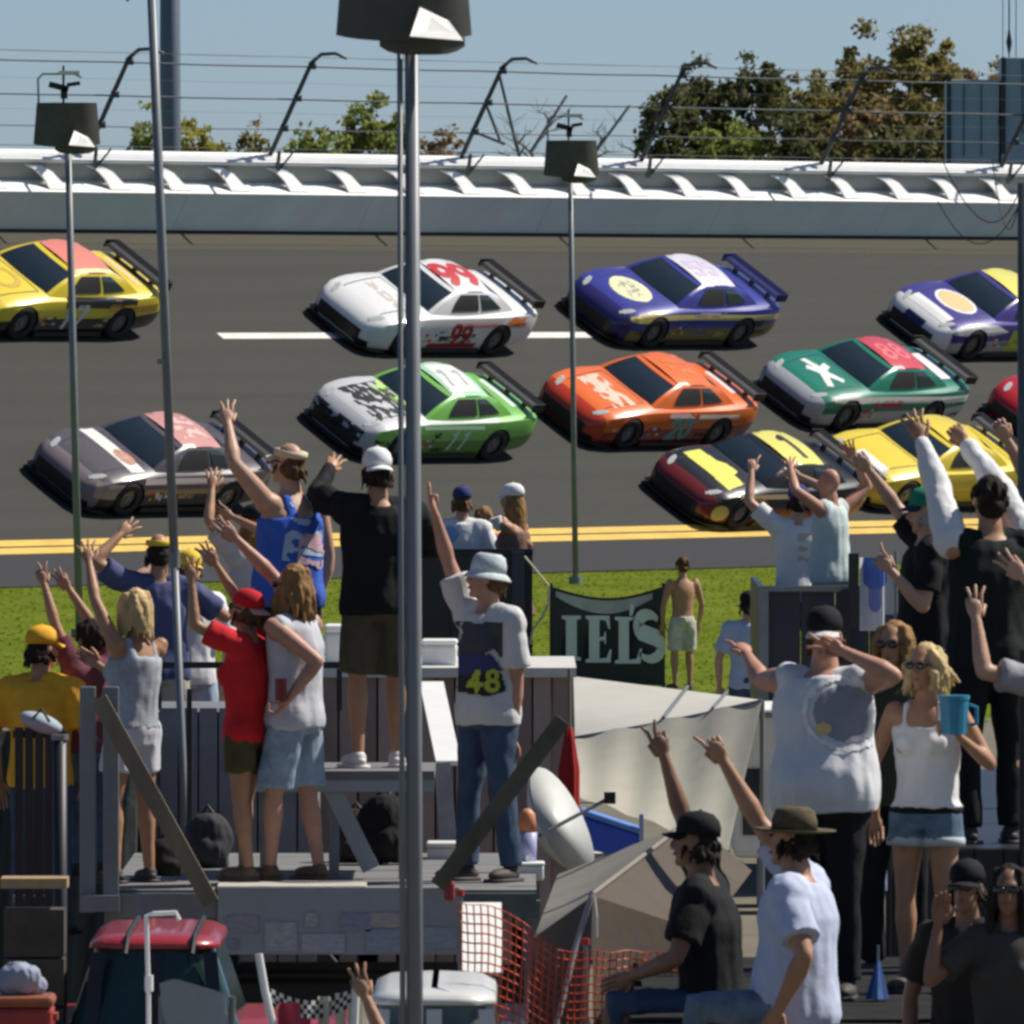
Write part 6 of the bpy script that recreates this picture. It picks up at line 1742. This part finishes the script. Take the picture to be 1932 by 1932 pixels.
person('woman in red T-shirt, red cap and olive shorts with both arms raised', 468, 1124, 65.2, face=-68, feet=Z1 + .025, fem=True, skin='tan', hair=('short', 'brown'), hat=('capback', M_capr, c('cap_tan', (.55, .35, .28))), top=('tee', redc), bottom=('shorts', olive),
       L=up_(362, 1100, -.12, 'three', hint=(0, -.2, -1)), R=up_(408, 1066, .15, 'three'), head=(0, 14), shades=True, group=GA, shoes='sandal', spread=.10, stance=.06, lean=(.01, 0))
person('man with long brown hair in grey sleeveless shirt and light denim shorts', 556, 1072, 65.2, face=-62, feet=Z1 + .025, b=1.06, skin='red', hair=('curly', 'lightbrown'), top=('sleeveless', greyc), bottom=('long_shorts', denim_l),
       R=up_(430, 1000, .12, 'three'), L=dict(w=(545, 1318, -.26), g='hold', hint=(.6, -.2, -.6), pn=(-1, 0, 0)), group=GA, shoes='sandal', spread=.10, stance=-.10, shades=True)
person('big man in blue tank top with cream visor, arm thrust up', 548, 842, 66.5, face=-48, h=1.83, b=1.16, belly=.05, skin='fair', hair=('short', 'brown'), hat=('visor', c('visor_cream', (.62, .52, .36)), c('visor_bill', (.66, .56, .40))), top=('tank', bluec), bottom=('shorts', blackc),
       L=up_(430, 800, -.1, 'three'), head=(-8, 10), group=GA, shades=True,
       prints=[('shirt_print', speckle_mask(.15, .24, 9, -.02, 3), (592, 985), -8, c('print_sky', (.40, .56, .74))), ('shirt_print', speckle_mask(.11, .10, 11, .0, 6), (598, 1040), -5, c('print_pink', (.62, .42, .46)))])
person('man in black hoodie, dark khaki shorts and white cap standing on the bench', 712, 856, 66.3, face=-12, feet=ZB, b=1.14, skin='tan', hair=('short', 'dark'), hat=('capback', M_capw), top=('long', blackc), bottom=('long_shorts', khaki),
       L=up_(622, 885, .42, 'three'), R=dict(w=(735, 1040, .3), g='relax', hint=(.8, .3, -.4)), group=GA, shoes='white', spread=.12, stance=.05)
person('brown-haired woman with dark cap and raised arms behind the blue tank top', 480, 962, 75.0, face=-30, h=1.68, fem=True, skin='tan', hair=('long', 'lightbrown'), hat=('cap', M_capb), top=('tee', c('tee_pale', (.45, .42, .42))), bottom=('shorts', denim),
       L=up_(400, 920, .0, 'open'), R=up_(438, 975, -.1, 'open'), group=GA, vox=.013)
person('man in printed grey T-shirt, jeans and pale sun hat, one arm raised', 922, 1056, 65.6, face=-128, feet=Z1, b=1.10, belly=.02, skin='red', hair=('short', 'brown'), hat=('bucket', c('hat_pale_teal', (.52, .58, .58), var=.25, scale=9)), top=('tee', c('tee_pale_grey', (.60, .60, .58), var=.05)), bottom=('jeans', denim),
       R=dict(w=(820, 968, .1), g='three', pn=(1, 0, 0)), L=dict(w=(962, 1395, -.1), g='relax', hint=(1, .2, -.2)), head=(20, 8), group=GA, spread=.13, stance=.05,
       prints=[('dark_print', speckle_mask(.15, .10, 7, -.15, 4), (900, 1205), 0, c('print_dark', (.06, .07, .075))),
               ('navy_print', poly_mask([(-.17, .06), (.10, .07), (.17, -.02), (.02, -.06), (-.17, -.04)]), (893, 1255), 0, c('print_navy', (.05, .055, .15))), ('black_print', poly_mask([(-.16, .03), (.12, .06), (.15, -.05), (.05, -.08), (-.12, -.06)]), (905, 1285), 0, c('print_black', (.03, .035, .03))), ('number_print', num_mask('48', .13, .14, .12), (915, 1283), 4, c('print_lime', (.50, .52, .06)))])
# --- behind, in the black truck
person('man in white T-shirt and navy cap in the black truck', 872, 925, 97.0, face=5, h=1.70, skin='fair', hair=('short', 'brown'), hat=('cap', M_capn), top=('tee', whitec), bottom=('jeans', denim), group=GC, vox=.014, head=(-15, 0),
       prints=[('shirt_print', ell_mask(.08, .07), (848, 1008), 0, c('print_lightblue', (.25, .40, .62)))])
person('child in pink top beside the man in navy cap', 914, 962, 98.0, face=30, h=1.45, fem=True, skin='fair', hair=('short', 'lightbrown'), top=('tee', c('pink', (.62, .12, .28))), bottom=('jeans', denim), group=GC, vox=.014)
person('woman with long light brown hair and white cap drinking in the black truck', 970, 920, 96.0, face=-68, h=1.70, fem=True, skin='tan', hair=('long', 'lightbrown'), hat=('cap', M_capw), top=('dress', c('dress_brown', (.20, .12, .085))), bottom=None, group=GC, vox=.014,
       L=dict(w=(962, 990, -.1), g='hold', hint=(.4, -.3, -1), pn=(-1, 0, .2)))
person('bare-backed boy in pale shorts standing on the grass edge', 1288, 1054, 137.0, face=-25, feet=-.02, skin='tan', hair=('short', 'brown'), top=None, bottom=('long_shorts', c('camo_pale', (.50, .48, .42), var=.3, scale=14)), group=GC, vox=.014, shoes='sandal')
person('person in light blue T-shirt behind the grey rail post', 1412, 1122, 106.0, face=-8, h=1.70, skin='fair', hair=('short', 'dark'), hat=('cap', M_capb), top=('tee', ltblue), bottom=('jeans', denim), group=GC, vox=.014)
person('man in white T-shirt and navy cap standing in the navy truck', 1506, 922, 92.0, face=-6, h=1.76, skin='fair', hair=('short', 'dark'), hat=('cap', M_capn), top=('tee', whitec), bottom=('jeans', blackc), group=GC, vox=.013,
       L=up_(1418, 890, .1, 'one'), R=up_(1508, 898, .1, 'open'), prints=[('back_print', speckle_mask(.10, .12, 10, .0, 3), (1528, 1035), 0, c('print_sand', (.52, .50, .46)))])
person('sunburnt bald man in pale teal shirt with a raised hand in the navy truck', 1568, 888, 91.0, face=-60, h=1.74, skin='red', hair=None, top=('sleeveless', c('pale_teal', (.50, .58, .56))), bottom=('shorts', c('tan_shorts', (.40, .36, .26))), group=GC, vox=.013,
       R=up_(1612, 865, .2, 'open'), L=up_(1492, 885, -.1, 'open'), belly=.03)
# --- right
person('grey-haired man in black T-shirt with green and white cap, pointing', 1752, 930, 65.5, face=-92, h=1.80, b=1.12, belly=.03, skin='fair', hair=('short', 'grey'), hat=('cap', c('cap_green_white', (.02, .20, .11), c2=(.03, .26, .15)), c('cap_bill_dark', (.03, .05, .10))), top=('tee', blackc), bottom=('jeans', blackc),
       R=up_(1640, 888, .2, 'fist'), L=dict(w=(1682, 1078, -.3), g='point', hint=(.6, 0, -1), pn=(0, 1, 0)), head=(-8, -4), group=GB)
person('man in black shirt with white sleeves, both arms overhead, back turned', 1868, 905, 58.6, face=-18, h=1.86, b=1.15, skin='tan', hair=('short', 'dark'), top=('sleeveless', c('black_green', (.012, .018, .017))), bottom=('jeans', blackc),
       sleeves=whitec, L=up_(1738, 832, .2, 'open', hint=(.3, .6, .0)), R=up_(1822, 838, .3, 'fist', hint=(.9, .2, -.1)), group=GB)
person('fan at the right edge with a three-finger salute, mostly out of view', 2022, 1168, 55.8, face=-35, h=1.78, skin='fair', hair=('short', 'brown'), top=('tee', c('tee_grey_dark', (.30, .30, .32))), bottom=('jeans', denim),
       L=up_(1842, 1168, -.1, 'three', hint=(.1, -.3, -1)), R=up_(1922, 1075, .2, 'three', hint=(.8, 0, -.6)), group=GB)
person('fan at the far right edge raising an arm beside the dark post', 1985, 880, 62.8, face=-30, h=1.80, skin='fair', hair=('short', 'dark'), top=('tee', c('tee_wine', (.16, .03, .05))), bottom=('jeans', denim), L=up_(1900, 830, .0, 'fist', hint=(.3, 0, -1)), group=GB)
person('man in grey white sleeveless shirt and black trousers, pointing, dark cap with pale bill', 1556, 1158, 53.4, face=-158, h=1.79, b=1.30, belly=.08, skin='red', hair=('short', 'brown'), hat=('cap', M_capb, c('bill_pale', (.60, .58, .55))), top=('sleeveless', c('shirt_white_grey', (.62, .63, .65), var=.03)), bottom=('jeans', blackc),
       R=dict(w=(1408, 1234, .60), g='point', hint=(0, 0, -1), pn=(0, 0, -1)), L=dict(w=(1590, 1228, -.3), g='two', hint=(1, -.2, -.5), pn=(-.6, -.6, 0)), head=(-14, -6), shades=True, group=GB,
       prints=[('shirt_print', ell_mask(.16, .13), (1598, 1345), -10, c('print_grey', (.27, .28, .32))), ('shirt_print_ring', ring_mask(.20, .17, .10), (1594, 1345), -10, c('print_white', (.76, .76, .76))),
               ('shirt_print_spot', ell_mask(.035, .03), (1552, 1372), 0, c('print_straw', (.60, .50, .22)))])
person('blond woman in white tank top and denim shorts holding a blue cup', 1748, 1222, 53.9, face=-162, feet=Z2, fem=True, skin='tan', hair=('curlbob', 'blond'), top=('tank', whitec), bottom=('short_shorts', denim_m, c('denim_hem', (.45, .50, .50)), blackc), shades=True,
       L=dict(w=(1812, 1392, -.22), g='hold', hint=(.7, .1, -1), pn=(-1, -.1, 0), hd=(-.2, 0, .5)), R=dict(v=(.10, -.05, -.48), g='relax'), head=(16, 0), group=GB, spread=.10)
person('woman with blond hair standing behind the woman with the blue cup', 1688, 1180, 56.0, face=-168, h=1.72, fem=True, skin='tan', hair=('bob', 'lightbrown'), top=('tee', c('tee_dark_olive', (.05, .05, .03))), bottom=('jeans', blackc), shades=True, group=GB, head=(10, 0))
person('seated man in black shirt and black cap, one hand raised', 1322, 1538, 52.6, face=-82, h=1.80, legs='sit', b=1.12, skin='brown', hair=('short', 'dark'), hat=('cap', M_capb), top=('tee', blackc), bottom=('jeans', denim), lean=(-.06, 0),
       R=up_(1253, 1428, .25, 'two', hint=(.2, .4, -1)), L=dict(v=(-.02, .30, -.36), g='relax'), head=(0, 6), group=GB)
person('seated man in pale blue T-shirt and dark brimmed hat, one hand raised', 1502, 1528, 51.9, face=-78, h=1.86, legs='sit', b=1.22, belly=.04, skin='tan', hair=('short', 'dark'), hat=('straw', M_straw), top=('tee', c('tee_pale_blue', (.48, .53, .68), var=.05)), bottom=('jeans', c('jeans_faded', (.14, .19, .25), var=.4, scale=6)), lean=(-.02, 0),
       R=up_(1362, 1432, .2, 'point', hint=(.3, .4, -1)), L=dict(v=(.10, .02, -.50), g='relax', hint=(.5, -.6, 0)), head=(0, 2), group=GB)
person('woman in dark clothes with sunglasses at the lower right corner', 1905, 1632, 50.6, face=-170, h=1.66, fem=True, skin='brown', hair=('long', 'dark'), top=('tee', c('tee_charcoal', (.06, .055, .05))), bottom=('jeans', blackc), shades=True, group=GB, legs='sit',
       R=dict(w=(1770, 1745, -.1), g='relax', hint=(-.4, -.2, -1)))
person('dark-haired person crouching behind the corner woman, sunglasses on', 1826, 1628, 51.6, face=-160, h=1.66, skin='brown', hair=('short', 'dark'), hat=('cap', M_capb), top=('tee', c('tee_black_brown', (.03, .025, .022))), bottom=('jeans', blackc), shades=True, group=GB, legs='sit')
person('fan below the platform of whom only a raised forearm shows', 868, 1978, 47.6, face=-40, h=1.55, skin='tan', hair=('short', 'dark'), top=('tee', c('tee_rust', (.30, .08, .05))), bottom=('jeans', denim), L=up_(668, 1842, .0, 'three', hint=(.2, -.1, -1)), group='fans below')
# things held
def cup(label, p, r0, r1, hgt, m, axis=Vector((0, 0, 1)), name='drinking_cup', handle=False):
    E = empty(name, p, label, 'cup', 'drinks held by fans')
    o = MB(); o.tube([p, p + axis * hgt * .5, p + axis * hgt], [r0, (r0 + r1) / 2, r1], n=18); o.build('cup_wall', m, E, smooth=False)
    MB().tube([p + axis * (hgt - .012), p + axis * (hgt + .006)], r1 * 1.06, n=18).build('rim', m, E)
    if handle: MB().tube([p + Vector((r1, 0, .04)), p + Vector((r1 + .035, 0, .05)), p + Vector((r1 + .035, 0, hgt - .05)), p + Vector((r1, 0, hgt - .04))], .010, n=8).build('handle', m, E)
    return E
cup('large turquoise insulated cup held by the blond woman', at(1800, 1385, 53.62), .062, .070, .175, mat('cup_turquoise', (.02, .22, .36), .35), handle=True)
cup('white paper cup at the mouth of the woman in the black truck', at(944, 1000, 95.85), .035, .048, .11, M_whitep, Vector((-.35, -.1, .93)).normalized())
cup('small dark can held by the long-haired man', at(530, 1322, 64.9), .033, .033, .12, mat('can_dark_red', (.20, .03, .03), .3, metal=.4), name='drink_can')
E = empty('hanging_rope', at(1000, 1190, 93.5), 'pale looped rope hanging beside the black truck corner', 'rope')
MB().tube([at(1036, 1110, 93.5), at(1034, 1140, 93.5), at(1022, 1165, 93.5), at(1006, 1186, 93.5), at(1000, 1215, 93.5)], .010, n=6).build('rope', mat('rope_cream', (.55, .48, .34), .8), E)
MB().tube([at(1036, 1106, 93.5), at(990, 1050, 93.6)], .010, n=6).build('rope', mat('rope_cream', (.55, .48, .34), .8), E)
